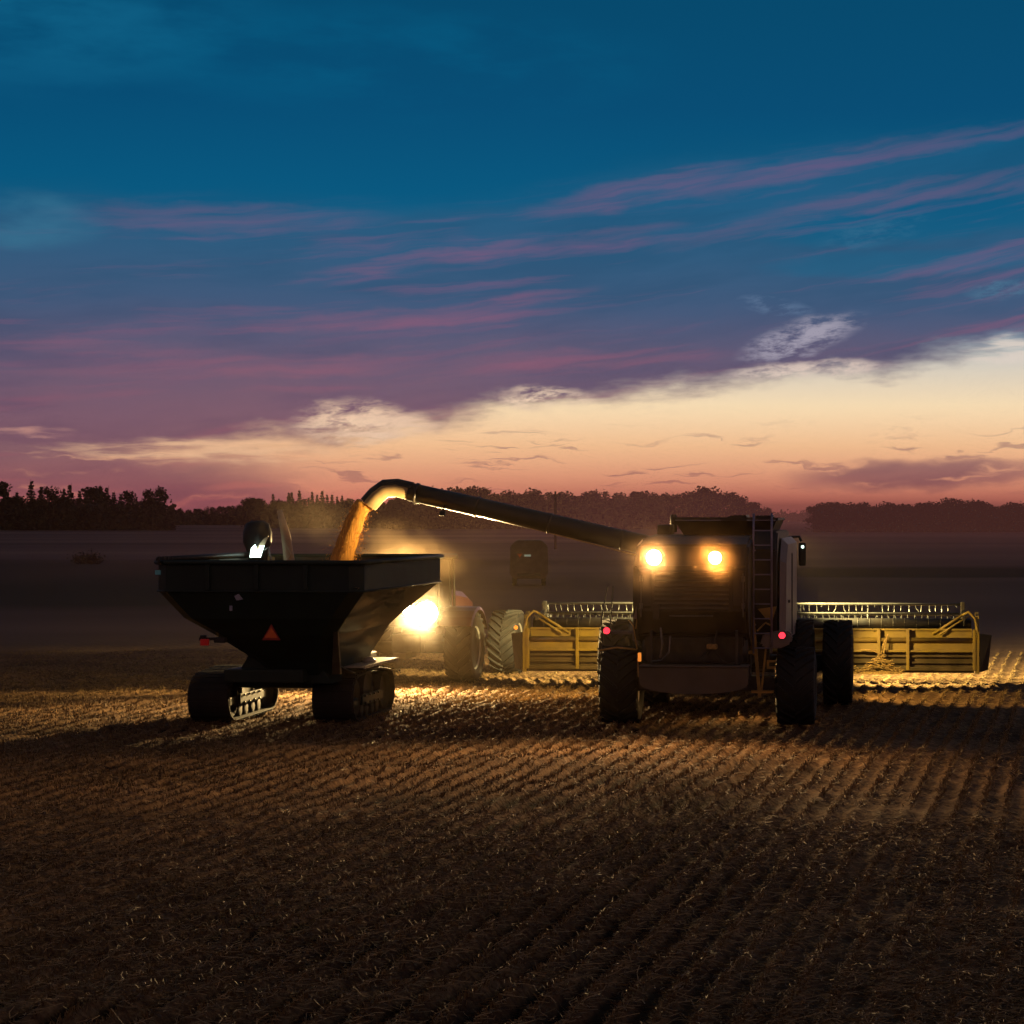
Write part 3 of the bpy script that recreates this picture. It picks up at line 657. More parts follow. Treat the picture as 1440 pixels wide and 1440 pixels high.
# chopper + spreader + apron
b = MB(); side_prof(b, -1.1, .75, [(-1.1, 1.25), (-1.15, 1.72), (.2, 1.7), (.2, 1.15)], .03); b.tube([(-1.14, -.9, 1.45), (.8, -.9, 1.45)], .22, 16)
b.box(-.95, -1.25, 1.5, .05, .1, .7); b.box(.62, -1.25, 1.5, .05, .1, .7)
ch = b.build('straw_chopper', M['dsteel'], CB)
b = MB(); b.tube([(.1, -1.34, 1.4), (.2, -1.42, 1.55), (.28, -1.38, 1.85)], .018, 6).tube([(.12, -1.36, 1.5), (-.1, -1.4, 1.3)], .014, 6).tube([(.2, -1.36, 1.5), (.4, -1.45, 1.28), (.7, -1.45, 1.24)], .014, 6)
b.build('hose', M['black'], ch)
MB().box(.18, -1.4, 1.56, .2, .1, .1, bev=.03).build('bracket', M['straw'], ch)
pts = [(-1.15, 1.2), (.86, 1.2)]+[(-.145+1.005*math.cos(a), .98-.26*math.sin(a)) for a in [PI*k_/16 for k_ in range(17)]]
pts = [(-1.15, 1.2), (.86, 1.2), (.86, .98)]+[(-.145+1.005*math.cos(PI*k_/18), .94-.24*math.sin(PI*k_/18)**.7) for k_ in range(1, 18)]+[(-1.15, .98)]
b = MB(); b.ngon_prism(pts, -1.55, -1.51, 'y'); b.box(-.145, -1.3, 1.205, 2.0, .5, .03); b.tube([(-1.15, -1.56, 1.2), (.86, -1.56, 1.2)], .022, 8)
ap = b.build('spreader_apron', M['apron'], CB)
b = MB()
for sx in (-.7, .45):
    b.lathe([(0, .38), (.05, .38), (.06, .12), (.3, .1)], (sx, -1.1, .85), 20, 'z')
    for q in range(4):
        b.box(sx+.2*math.cos(q*PI/2+.4), -1.1+.2*math.sin(q*PI/2+.4), .82, .34, .03, .1, Matrix.Rotation(q*PI/2+.4, 3, 'Z'))
b.build('chaff_spreader', M['dsteel'], CB)
# chassis, axles
b = MB(); b.box(0, 0, .78, 2.9, .28, .3, bev=.04); b.box(0, 2.2, 1.15, 1.3, 4.6, .4, bev=.04); b.box(-.7, 0, 1.1, .2, .3, .5); b.box(.7, 0, 1.1, .2, .3, .5); b.build('chassis', M['dsteel'], CB)
b = MB(); b.tube([(-2.5, 4.25, .88), (2.5, 4.25, .88)], .17, 12); b.box(0, 4.25, 1.1, 1.8, .5, .6, bev=.05); b.build('front_axle', M['dsteel'], CB)
for sx in (-1, 1):
    wheel(CB, 1.66*sx, 0, .74, .74, .37, sx, 20)
    wheel(CB, 1.52*sx, 4.25, .89, .62, .46, sx, 22)
    wheel(CB, 2.33*sx, 4.25, .89, .62, .46, sx, 22)
# ladder on the rear
b = MB()
for xx in (.88, 1.22): b.tube([(xx, -.55, 1.38), (xx, -.5, 3.7), (xx, -.42, 4.0)], .02, 8)
for k_ in range(9): b.tube([(.88, -.53, 1.48+.275*k_), (1.22, -.53, 1.48+.275*k_)], .014, 6)
for zz in (1.9, 3.3): b.tube([(.88, -.52, zz), (.9, -.1, zz)], .012, 6).tube([(1.22, -.52, zz), (1.2, -.1, zz)], .012, 6)
b.build('ladder', M['ladder'], CB)
# frames, struts and hydraulic bits under the ladder (amber lamplight put into the paint)
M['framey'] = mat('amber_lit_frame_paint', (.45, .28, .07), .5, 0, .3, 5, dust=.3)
b = MB(); b.box(.93, -.45, 1.3, .06, .06, 1.5, Matrix.Rotation(R(-5), 3, 'Y')); b.box(1.08, -.42, 1.2, .035, .04, 1.15, Matrix.Rotation(R(6), 3, 'Y'))
b.box(1.05, -.45, .66, .42, .1, .05); b.box(1.3, -.3, 1.22, .32, .06, .04); b.box(1.3, -.3, 1.1, .32, .06, .04); b.box(1.14, -.3, 1.16, .04, .06, .16); b.box(1.45, -.3, 1.16, .04, .06, .16)
b.box(1.36, -.3, .83, .14, .05, .05); b.box(1.3, -.3, .9, .04, .05, .16)
b.tube([(.8, -.5, 2.0), (.86, -.5, 1.8), (.83, -.5, 1.5), (.9, -.5, 1.35)], .022, 6); b.box(.83, -.52, 1.4, .1, .08, .07, bev=.01); b.box(.85, -.5, 1.55, .05, .06, .12, bev=.01); b.tube([(.95, -.5, 1.8), (1.1, -.45, 1.95), (1.2, -.4, 1.9)], .018, 6)
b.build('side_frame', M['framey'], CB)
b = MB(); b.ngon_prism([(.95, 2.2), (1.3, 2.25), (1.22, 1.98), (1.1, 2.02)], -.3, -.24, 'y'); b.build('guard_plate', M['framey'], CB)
# rear fender/light arms
b = MB(); b.ngon_prism([(1.0, 1.52), (1.05, 1.75), (1.5, 1.82), (1.62, 1.72), (1.58, 1.56), (1.35, 1.46)], -.5, -.3, 'y', .04); fr = b.build('light_pod', M['panel'], CB)
lamp_round(CB, 'tail_light', 1.42, -.56, 1.72, .065, (0, -1, 0), M['lampr'])
lamp_round(CB, 'tail_light', -1.9, -.4, 1.79, .065, (0, -1, 0), M['lampr'])
b = MB(); b.box(-1.6, -.3, 1.75, .7, .05, .06); b.tube([(-1.98, -.25, 1.5), (-2.02, -.3, 1.95), (-1.93, -.1, 2.62)], .014, 6); b.tube([(-1.86, -.25, 1.7), (-1.82, -.1, 2.62)], .014, 6); b.tube([(-1.98, -.25, 1.55), (-2.08, -.25, 1.3), (-1.98, -.25, 1.15), (-1.85, -.2, 1.2)], .014, 6)
b.build('handrail', M['steel'], CB)
b = MB(); b.tube([(-2.0, -.78, 1.44), (-1.65, -.8, 1.5), (-1.28, -.78, 1.46)], .018, 6); b.tube([(-1.28, -.75, 1.46), (-1.36, -.7, 1.9), (-1.45, -.6, 2.0)], .014, 6); b.tube([(-1.25, -.9, 1.3), (-1.2, -1.2, 1.0), (-1.05, -1.3, .85)], .016, 6); b.tube([(-1.3, -.8, 1.85), (-1.22, -.95, 2.3)], .012, 6)
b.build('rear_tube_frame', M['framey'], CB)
MB().box(-1.16, -1.36, 1.36, .06, .05, .16, bev=.01).build('amber_reflector', M['amber'], CB)  # reflector given an amber glow of its own in place of reflected light
b = MB(); b.ngon_prism([(-1.3, 2.05), (-1.1, 2.05), (-1.12, 2.18), (-1.22, 2.36)], -1.2, -1.16, 'y'); b.build('corner_gusset', M['panel'], CB)
# work lamps at the rear
lamp_round(CB, 'work_lamp', -.90, -1.3, 3.19, .14, (0, -1, -.12), M['lampw'])
lamp_round(CB, 'work_lamp', .24, -1.42, 3.19, .12, (0, -1, -.12), M['lampo'])
# cab
b = MB(); b.box(0, 5.3, 2.0, 1.6, 1.5, .3, bev=.04); b.box(0, 5.35, 3.5, 1.75, 1.75, .16, bev=.05)
for sx in (-.76, .76):
    for yy in (4.65, 5.98): b.box(sx, yy, 2.78, .08, .08, 1.36)
cab = b.build('cab', M['black'], CB)
MB().box(0, 5.32, 2.78, 1.5, 1.3, 1.3, bev=.03).build('cab_glass', M['glass'], cab)
b = MB(); b.tube([(.85, 5.3, 3.48), (1.45, 5.6, 3.5), (1.5, 5.6, 3.4)], .03, 8); mr_ = b.build('mirror_arm', M['black'], CB)
MB().box(1.52, 5.6, 3.12, .16, .06, .5, bev=.04).build('mirror', M['black'], mr_)
MB().lathe([(0, .03), (-.01, .028), (-.012, .003)], (1.53, 5.56, 3.28), 10, 'y').build('mirror_glint_disc', M['coolglow'], mr_)  # glowing disc added to imitate a glint on the mirror
b = MB(); b.tube([(-.85, 5.3, 3.48), (-1.6, 5.6, 3.5), (-1.65, 5.6, 3.4)], .03, 8); mr_ = b.build('mirror_arm', M['black'], CB)
MB().box(-1.67, 5.6, 3.12, .16, .06, .5, bev=.04).build('mirror', M['black'], mr_)
for xx in (-.6, -.2, .2, .6): lamp_round(CB, 'cab_roof_lamp', xx, 6.25, 3.5, .07, (0, 1, -.3), M['lampw'])
# feeder house
b = MB(); side_prof(b, -.7, .7, [(4.6, 1.0), (4.6, 1.9), (7.6, 1.25), (7.6, .5)], .03); b.build('feeder_house', M['dsteel'], CB)
# ---- unloading auger
ay = 1.9
A0 = Vector((-1.3, ay, 3.34)); A1 = Vector((-6.2, ay, 4.44))
b = MB(); b.tube([A0, A1], [.2, .185], 24); b.lathe([(-.05, .25), (.1, .25)], (0, 0, 0), 24) if False else None
b.tube([A0+Vector((.5, 0, -.6)), A0+Vector((.15, 0, -.15)), A0], [.24, .24, .22], 20)
for q in (.12, .42, .72, .97):
    p0 = A0.lerp(A1, q); d_ = (A1-A0).normalized()*.03; b.tube([p0-d_, p0+d_], .205, 24)
au = b.build('unloading_auger', M['auger'], CB)
sp_path = [Vector((-6.15, ay, 4.43)), Vector((-6.45, ay, 4.50)), Vector((-6.68, ay, 4.49)), Vector((-6.86, ay, 4.36)), Vector((-7.02, ay, 4.18))]
b = MB(); b.tube(sp_path, [.175, .17, .175, .18, .18], 20, cap=False); b.build('spout', M['spout'], au)
# black hood over the top of the spout
b = MB(); rows = []
for i_, p_ in enumerate(sp_path):
    d_ = (sp_path[min(i_+1, 4)]-sp_path[max(i_-1, 0)]).normalized(); w_ = Vector((0, 1, 0)); u_ = d_.cross(w_).normalized()
    if u_.z < 0: u_ = -u_
    rows.append([tuple(p_+(u_*math.sin(a)+w_*math.cos(a))*rr_) for rr_, seq in ((.20, range(9)), (.19, range(8, -1, -1))) for a in [R(22+136*k_/8) for k_ in seq]])
b.loft(rows); b.build('spout_hood', M['black'], au)
b = MB(); p0 = Vector((-6.05, ay-.02, 4.2)); b.box(p0.x, p0.y, p0.z+.03, .12, .12, .08, bev=.01); b.build('spout_lamp', M['black'], au)
# pale strip added for the lit line under the tube
MB().tube([A0+Vector((-.2, -.06, -.2)), A1+Vector((.25, -.06, -.17))], .016, 6).build('lit_line_strip', M['spout'], au)

# ---- header (part) with its sub-parts
HX, HYL = .25, 7.55; HW = 5.08
b = MB()
b.box(HX, HYL, 1.02, 2*HW-.1, .03, .16); b.box(HX, HYL-.04, .92, 2*HW-.1, .1, .05, bev=.01)
b.box(HX, HYL+.05, 1.28, 2*HW-.2, .03, .22); b.tube([(HX-HW, HYL-.02, 1.16), (HX+HW, HYL-.02, 1.16)], .06, 12); b.box(HX, HYL+.02, 1.40, 2*HW-.2, .08, .04)
for xx in (-HW+.05, -3.9, -2.55, 2.05, 2.9, 4.3-.75, HW-.05): b.box(HX+xx, HYL-.07, .95, .07, .09, .92, bev=.01)
for sx in (-1, 1):
    xe = HX+sx*(HW+.02)
    b.ngon_prism([(HYL-.1, .42), (HYL-.1, 1.35), (HYL+.1, 1.7), (HYL+.35, 1.78), (HYL+.6, 1.6), (HYL+.9, .9), (HYL+1.2, .45)], xe-.04, xe+.04, 'x')
    # arched tube frame seen above the end
    b.tube([(xe, HYL-.06, .6), (xe, HYL-.08, 1.4), (xe-sx*.06, HYL-.06, 1.66), (xe-sx*.2, HYL-.02, 1.8), (xe-sx*.34, HYL, 1.72)], .03, 8)
    b.tube([(xe-sx*.25, HYL, 1.78), (xe-sx*.6, HYL, 1.55), (xe-sx*1.0, HYL+.02, 1.3)], .03, 8); b.tube([(xe-sx*.2, HYL-.04, 1.7), (xe-sx*.55, HYL-.04, 1.48), (xe-sx*.85, HYL-.04, 1.28)], .022, 8)
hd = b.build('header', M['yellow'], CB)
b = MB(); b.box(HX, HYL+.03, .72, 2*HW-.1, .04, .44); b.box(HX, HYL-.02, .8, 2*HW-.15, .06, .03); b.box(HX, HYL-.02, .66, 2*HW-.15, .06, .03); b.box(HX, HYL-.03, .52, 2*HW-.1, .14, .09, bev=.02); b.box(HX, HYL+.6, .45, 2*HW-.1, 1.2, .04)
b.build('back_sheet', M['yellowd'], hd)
# cross auger drum
b = MB(); b.tube([(HX-HW+.1, HYL+.42, 1.50), (HX+HW-.1, HYL+.42, 1.50)], .13, 20); b.tube([(HX-HW+.1, HYL+.45, .85), (HX+HW-.1, HYL+.45, .85)], .25, 20)
for k_ in range(38):
    xx = HX-HW+.35+k_*.265; b.lathe([(-.006, .142), (.006, .142)], (xx, HYL+.42, 1.50), 20)
b.build('cross_auger', M['dsteel'], hd)
# reel: three visible bats, spiders, tines
RC = (HYL+1.15, 1.45); RR = .48
for k_ in range(6):
    a = R(25+60*k_); yy, zz = RC[0]+math.cos(a)*RR, RC[1]+math.sin(a)*RR
    b = MB(); b.tube([(HX-HW+.35, yy, zz), (HX+HW-.35, yy, zz)], .022, 8)
    n_ = 62
    for q in range(n_):
        xx = HX-HW+.45+q*(2*HW-.9)/(n_-1)+rnd.gauss(0, .012); tq = rnd.gauss(0, .03); lq = rnd.uniform(.8, 1.1) if rnd.random() > .06 else .4; b.tube([(xx, yy, zz), (xx+tq*.4, yy+.03, zz-.13*lq), (xx+tq, yy+.0, zz-.2*lq)], .0075, 5)
    b.build('reel_bat', M['steel'], hd)
b = MB(); b.tube([(HX-HW+.2, RC[0], RC[1]), (HX+HW-.2, RC[0], RC[1])], .07, 12)
for xx in (-HW+.3, -HW/2, 1.1, HW/2+.1, HW-.3):
    for k_ in range(6):
        a = R(25+60*k_); a2 = R(85+60*k_); P1 = (HX+xx, RC[0]+math.cos(a)*RR, RC[1]+math.sin(a)*RR); P2 = (HX+xx, RC[0]+math.cos(a2)*RR, RC[1]+math.sin(a2)*RR)
        b.tube([(HX+xx, RC[0], RC[1]), P1], .018, 6); b.tube([P1, P2], .014, 6)
b.build('reel_hub', M['dsteel'], hd)
b = MB(); b.tube([(HX-HW+.2, HYL+.9, 1.93), (HX+HW-.25, HYL+.9, 1.93)], .032, 8)
b.build('reel_top_rail', M['steel'], hd)
for sx in (-1, 1):
    b = MB(); b.box(HX+sx*(HW-.28), HYL+.55, 1.72, .06, 1.5, .09, Matrix.Rotation(R(6), 3, 'X')); b.lathe([(-.03, .2), (.03, .2)], (HX+sx*(HW-.28), HYL+1.15, 1.6), 16); b.box(HX+sx*(HW-.28), HYL+.88, 1.78, .1, .1, .42, bev=.02); b.build('reel_arm', M['dsteel'], hd)
    b = MB(); x0, x1 = HX+sx*(HW+.07), HX+sx*(HW+.34)
    b.loft([[(x0, HYL-.1, .45), (x0, HYL-.1, 1.32), (x0, HYL+1.8, .9), (x0, HYL+2.4, .3), (x0, HYL+1.2, .35)], [(x1-sx*.08, HYL, .5), (x1, HYL, 1.28), (x1-sx*.05, HYL+1.6, .85), (x1-sx*.12, HYL+2.2, .35), (x1-sx*.08, HYL+1.2, .4)]]); b.build('end_divider', M['black'], hd)
MB().lathe([(0, .05), (-.03, .045), (-.04, .01)], (HX-HW-.22, HYL-.08, 1.42), 12, 'y').build('marker_lamp', M['amber'], hd)
for xx, s_ in ((2.05, .8), (2.95, .95), (-2.6, .6)):
    b = MB(); r_ = random.Random(int(xx*10)); b.box(HX+xx, HYL-.15, .44, s_, .3, .05)
    for q in range(160):
        u = r_.uniform(-1, 1); h_ = (1-abs(u))*.42*r_.random(); x_ = HX+xx+u*s_*.5; a = r_.uniform(-1.2, 1.2)
        b.tube([(x_-.08*math.cos(a), HYL-.2-r_.random()*.12, .47+h_), (x_+.08*math.cos(a), HYL-.2-r_.random()*.12, .47+h_+.06*math.sin(a))], .008, 4)
    b.build('straw_caught_on_skid', M['straw'], hd)
b = MB()
for (x_, z_, x2, z2) in [(2.95, .85, 3.05, 1.2), (2.95, .85, 2.5, .95), (3.0, .8, 3.1, 1.3), (-2.2, .9, -1.7, .75), (-2.3, 1.0, -1.6, .85), (2.0, .9, 2.3, 1.25)]:
    b.tube([(HX+x_, HYL-.15, z_), (HX+(x_+x2)/2, HYL-.2, (z_+z2)/2+.05), (HX+x2, HYL-.15, z2)], .014, 5)
b.build('hanging_straw', M['straw'], hd)
# ---- combine's lights
AMB = (1, .52, .16); WRM = (1, .66, .32)
spot(CB, 'rear_lamp_light', (-.90, -1.50, 3.18), (-1.6, -26, 1.0), 1700, WRM, 140, .9)
spot(CB, 'rear_lamp_light', (.24, -1.60, 3.18), (.6, -26, 1.0), 1450, AMB, 140, .9)
for xx, tx, pw in ((-.9, -4.6, 13000), (.9, 4.6, 30000)):
    spot(CB, 'cab_roof_light', (xx, 6.5, 3.5), (tx*1.35, 14.0, 0), pw, (1, .78, .30), 58, .8)
for sx in (-1, 1):                         # side work lamps that light the back of the header and the stubble
    lamp_round(CB, 'side_work_lamp', sx*1.36, 4.75, 2.3, .06, (sx*1, .5, -.05), M['lampo'])
    spot(CB, 'side_work_light', (sx*1.78, 5.36, 2.3), (sx*6.2, 7.6, .0), 1150 if sx > 0 else 800, (1, .64, .18), 84, .5)
lamp_round(CB, 'axle_lamp', .6, 2.2, .92, .05, (0, -1, -.5), M['lampo'])
spot(CB, 'axle_light', (.6, 2.05, .92), (.9, -2, .0), 150, (1, .55, .16), 120, .8)

# ------------------------------------------------------------------ grain falling
gx, gy = CB.matrix_basis @ Vector((-7.02, ay, 4.18)), None
th = R(-3.5)
def cbw(x, y, z): return (Vector((-1.12, 40.5, 0))+Matrix.Rotation(th, 3, 'Z') @ Vector((x, y, z)))
S0 = cbw(-7.0, ay, 4.22)
b = MB(); path = []; rr = []
for k_ in range(13):
    t_ = k_/12; path.append((S0.x-.12-.50*t_**.75+.0*t_, S0.y-.05*t_, S0.z-.02-1.35*t_)); rr.append(.165+.07*t_+.01*math.sin(k_*2.1))
b.tube(path, rr, 20)
o = b.build('grain_stream', M['grain']); tag(o, 'orange stream of grain pouring from the unloading spout into the cart', 'grain', kind='stuff')
# loose kernels around the stream
r = np.random.default_rng(3); n_ = 9000; t_ = r.random(n_); q = r.normal(size=(n_, 2))*(.095+.06*t_)[:, None]
P = np.stack([S0.x-.12-.50*t_**.75+q[:, 0], S0.y+q[:, 1], S0.z-.02-1.4*t_], 1); v, f = cards(P, .02, r)
o = np_mesh('flying_kernels', v, f, M['grain']); tag(o, 'single kernels flying beside the falling grain', 'grain', kind='stuff')

# ------------------------------------------------------------------ GRAIN CART
CT = thing('grain_cart', 'dark green tracked grain cart being filled from the combine', 'grain cart', (-9.15, 38.2, 0), R(-5))
LV = [(3.10, -1.90, 1.90, .0, 6.1), (2.60, -1.90, 1.90, .0, 6.1), (2.1, -1.5, 1.5, .22, 5.0), (1.8, -1.06, 1.24, .5, 4.6), (1.25, -.46, .98, 1.2, 4.2), (1.0, -.40, .92, 1.4, 4.3)]
def ring(z, xl, xr, y0, y1, c=.22, dw=0):
    xl += dw; xr -= dw; y0 += dw; y1 -= dw
    return [(xl+c, y0, z), (xr-c, y0, z), (xr, y0+c, z), (xr, y1-c, z), (xr-c, y1, z), (xl+c, y1, z), (xl, y1-c, z), (xl, y0+c, z)]
b = MB(); rows = [ring(*l_) for l_ in LV]
inner = [ring(*l_, .22, .04) for l_ in LV[:4]]
b.loft(rows, cap='end'); b.build('hopper', M['cart'], CT)
b = MB(); b.loft(inner, cap='end'); b.build('hopper_lining', M['cart_in'], CT)
# rim tube, seams and ribs
b = MB(); rg = ring(3.12, -1.93, 1.93, -.03, 6.13); rg.append(rg[0]); b.tube(rg, .045, 10, cap=False)
rg = ring(2.60, -1.91, 1.91, -.01, 6.11); rg.append(rg[0]); b.tube(rg, .02, 8, cap=False); b.build('rim', M['cart'], CT)
b = MB()
for xx in (-.9, 0, .9): b.box(xx, -.03, 2.88, .08, .05, .5, bev=.01)
b.build('rib', M['cart'], CT)
b = MB()       # rolled tarp along the left top, end cap hooks
b.tube([(-1.86, .1, 3.17), (-1.86, 5.9, 3.17)], .05, 12)
for k_ in range(4): b.tube([(-1.80+k_*.08, -.02, 3.10), (-1.80+k_*.08, -.02, 3.23)], .015, 6)
b.build('rolled_tarp', M['black'], CT)
# sloped support legs and gussets on the right rear corner, lamplight put into their dusty colour
M['gus'] = mat('gusset_lit_dusty_green', (.10, .10, .07), .5, 0, .3, 3, dust=.6)
b = MB()
b.loft([[(1.22, .60, 1.85), (1.30, .60, 1.85), (1.30, .66, 1.85), (1.22, .66, 1.85)], [(.94, 1.45, 1.02), (1.10, 1.45, 1.02), (1.10, 1.55, 1.02), (.94, 1.55, 1.02)]])
b.loft([[(1.5, .3, 2.35), (1.56, .3, 2.35), (1.56, .34, 2.35), (1.5, .34, 2.35)], [(1.2, .62, 2.0), (1.42, .62, 2.0), (1.42, .7, 2.0), (1.2, .7, 2.0)]])
b.loft([[(.65, 1.2, 1.4), (.7, 1.2, 1.4), (.7, 1.3, 1.4), (.65, 1.3, 1.4)], [(.95, 1.9, 1.0), (1.25, 1.9, 1.0), (1.25, 2.0, 1.0), (.95, 2.0, 1.0)]])
b.build('support_leg', M['gus'], CT)
b = MB(); b.box(-.25, 2.9, 1.0, 1.5, 3.6, .24, bev=.03); b.box(-.45, 2.9, .8, 2.2, .4, .3, bev=.03); b.box(0, 5.9, .95, .25, 3.2, .22, bev=.03); b.box(0, 7.4, .8, .14, .5, .12)
b.ngon_prism([(-.95, .85), (.95, .85), (.6, 1.4), (-.6, 1.4)], 1.4, 4.2, 'y'); b.build('chassis', M['cart'], CT)
# tracks
def track(x, y, L=3.05, wd=.8, ht=1.0):
    def outl(off=0.0, n=10):
        r1 = .30-off*0; pts = []
        R1 = .46+off; R2 = .44+off; y0, y1 = -L/2+.46, L/2-.44; zc = .47
        for k_ in range(n+1):
            a = PI/2+PI*k_/n; pts.append((y0+math.cos(a)*R1, zc+math.sin(a)*R1))
        for k_ in range(n+1):
            a = -PI/2+PI*k_/n; pts.append((y1+math.cos(a)*R2, zc+math.sin(a)*R2))
        # raise the middle over the drive wheel
        for q in (.6, .3, 0, -.3, -.6): pts.append((q*.85, .56+.44*math.cos(q*.6)+off))
        return pts
    o_, i_ = outl(0), outl(-.05); b = MB(); n = len(o_); x0, x1 = -wd/2, wd/2; c_ = .05
    rows = []
    for k_ in range(n+1):
        (a1, a2), (b1, b2) = o_[k_ % n], i_[k_ % n]
        rows.append([(x0, b1, b2), (x0, (a1+b1)/2, (a2+b2)/2), (x0+c_, a1, a2), (x1-c_, a1, a2), (x1, (a1+b1)/2, (a2+b2)/2), (x1, b1, b2)])
    b.loft(rows, cap=False)
    for k_ in range(n):                      # tread bars
        (a1, a2), (b1, b2) = o_[k_], o_[(k_+1) % n]; seg = math.hypot(b1-a1, b2-a2); m_ = max(1, int(seg/.17))
        for q in range(m_):
            t = (q+.5)/m_; yy, zz = a1+(b1-a1)*t, a2+(b2-a2)*t; an = math.atan2(b2-a2, b1-a1)
            b.box(0, yy, zz, wd*.94, .06, .025, Matrix.Rotation(an, 3, 'X'))
    bt = b.build('track_belt', M['rubber'], CT, (x, y, .02))
    b = MB()
    for yy in (-L/2+.46, L/2-.44): b.lathe([(-wd*.38, .05), (-wd*.38, .38), (wd*.38, .38), (wd*.3, .3), (wd*.3, .05)], (0, yy, .46), 24)
    b.lathe([(-wd*.34, .05), (-wd*.34, .36), (wd*.34, .36), (wd*.3, .3), (wd*.3, .05)], (0, 0, .56), 24)
    for yy in (-.55, -.2, .2, .55): b.lathe([(-wd*.36, .05), (-wd*.36, .15), (wd*.36, .15), (wd*.36, .03)], (0, yy, .2), 16)
    b.build('road_wheel', M['rubber'], bt)
    b = MB(); b.box(0, 0, .38, wd*.7, L-.9, .16, bev=.02); b.box(wd*.4, 0, .4, .04, 1.3, .2, bev=.01); b.build('track_frame', M['cart'], bt)
    b = MB()
    for q in range(4):
        for zz in (.33, .47): b.lathe([(0, .022), (.03, .022), (.035, .01)], (wd*.42, -.45+q*.3, zz), 8)
    b.build('bolt_head', M['steel'], bt); return bt
track(-1.60, 3.45); track(.80, 3.45)
# pale perforated deck plate over the right track, bracket, hook
b = MB(); b.ngon_prism([(.86, 2.2), (1.32, 2.2), (1.30, 4.75), (.86, 4.85)], 1.08, 1.11, 'z')
for k_ in range(22): b.box(1.335, 2.26+k_*.112, 1.09, .03, .06, .05)
pl_ = b.build('deck_plate', M['plate'], CT)
MB().lathe([(0, .14), (.05, .13), (.1, .08), (.12, .02)], (1.1, 3.4, 1.10), 16, 'z').build('deck_cap', M['plate'], pl_)
b = MB(); b.tube([(.55, 3.0, 1.2), (.48, 3.0, 1.32), (.72, 3.0, 1.38), (.74, 3.0, 1.55)], .018, 6); b.tube([(.2, 2.6, 1.12), (.5, 2.8, 1.2), (.75, 3.1, 1.1)], .014, 6); b.build('hook_rod', M['steel'], CT)
# rear marks and lamps
tri(CT, .17, .12+.0, 1.86, .34, 1)
for c_ in [o_ for o_ in CT.children if o_.name.startswith('slow_vehicle')]:
    c_.location = (0, .17, 0)
MB().box(-1.82, -.02, 2.94, .1, .02, .08).build('reflective_tape', M['teal'], CT)
b = MB(); b.ngon_prism([(-.42, 2.52), (-.34, 2.56), (-.26, 2.46), (-.38, 2.44)], .0, .015, 'y'); b.box(-.48, .005, 2.3, .05, .02, .09); b.build('sight_window', mat('window_pane_pale', (.3, .3, .4), .3, 0, .1, 10), CT)
b = MB(); b.box(-1.1, .5, 1.72, .28, .05, .05); b.box(-1.16, .47, 1.74, .1, .08, .1, bev=.01); b.box(-.85, .5, 1.7, .22, .1, .1, bev=.02); br_ = b.build('lamp_bracket', M['black'], CT)
M['dimred'] = mat('glowing_red_lens', (.3, .015, .015), .3, 0, .1, 10, emit=(1, .02, .02, 1), estr=.05)  # faint red glow put into the lens colour
MB().box(-1.12, .44, 1.66, .16, .06, .12, bev=.02).build('tail_lens', M['dimred'], br_)
# folded auger with its tube (lamplight put into the pale colour), dark spout head and a lit lamp at the left front
def ctl(px, row, D):                       # photo-like direction to cart-local point, used once to place the auger head
    w = Vector(((px-PX)*D/F, D, H-(row-HY)*D/F)); return Matrix.Rotation(R(5), 3, 'Z') @ (w-Vector((-9.15, 38.2, 0)))
pb, ptop = ctl(407, 790, 43.3), ctl(393, 717, 43.3)
M['augp'] = mat('lamplit_auger_paint', (.55, .42, .26), .5, 0, .15, 4, dust=.3)
b = MB(); mid = pb.lerp(ptop, .5)+Vector((.03, 0, 0)); b.tube([pb-Vector((-.05, 0, .8)), pb, mid, ptop], [.13, .11, .095, .05], 14); b.tube([pb+Vector((.0, -.1, .05)), pb+Vector((.08, -.1, .16)), pb+Vector((0, -.1, .3))], .02, 6); fa = b.build('folding_auger', M['augp'], CT)
hc = ctl(362, 757, 43.6)
b = MB(); b.loft([[tuple(hc+Vector((math.cos(a)*r1, math.sin(a)*r1*.8, z_))) for a in [2*PI*q/14 for q in range(14)]] for r1, z_ in ((.12, .36), (.24, .30), (.30, .12), (.30, -.08), (.22, -.26), (.2, -.5))], smooth=True); sh_ = b.build('auger_spout_head', M['black'], CT)
b = MB(); p_ = ctl(368, 765, 43.1); b.ngon_prism([(p_.x-.12, p_.z-.1), (p_.x+.02, p_.z-.1), (p_.x+.14, p_.z+.16), (p_.x+.03, p_.z+.1)], p_.y, p_.y+.03, 'y'); b.build('spout_flap', M['augp'], sh_)
p_ = ctl(361, 774, 43.0)
b = MB(); b.ngon_prism([(p_.x-.14, p_.z-.14), (p_.x+.08, p_.z-.14), (p_.x+.16, p_.z+.1), (p_.x+.07, p_.z+.1), (p_.x+.03, p_.z-.02), (p_.x-.03, p_.z+.12), (p_.x-.11, p_.z+.04)], p_.y-.02, p_.y, 'y'); b.build('cart_lamp', M['coolglow'], CT)
b = MB(); q_ = ctl(378, 778, 43.0); b.tube([q_+Vector((-.08, 0, .06)), q_+Vector((0, 0, .12)), q_+Vector((.05, 0, -.15))], .02, 6); b.build('lamp_stalk', M['steel'], CT)
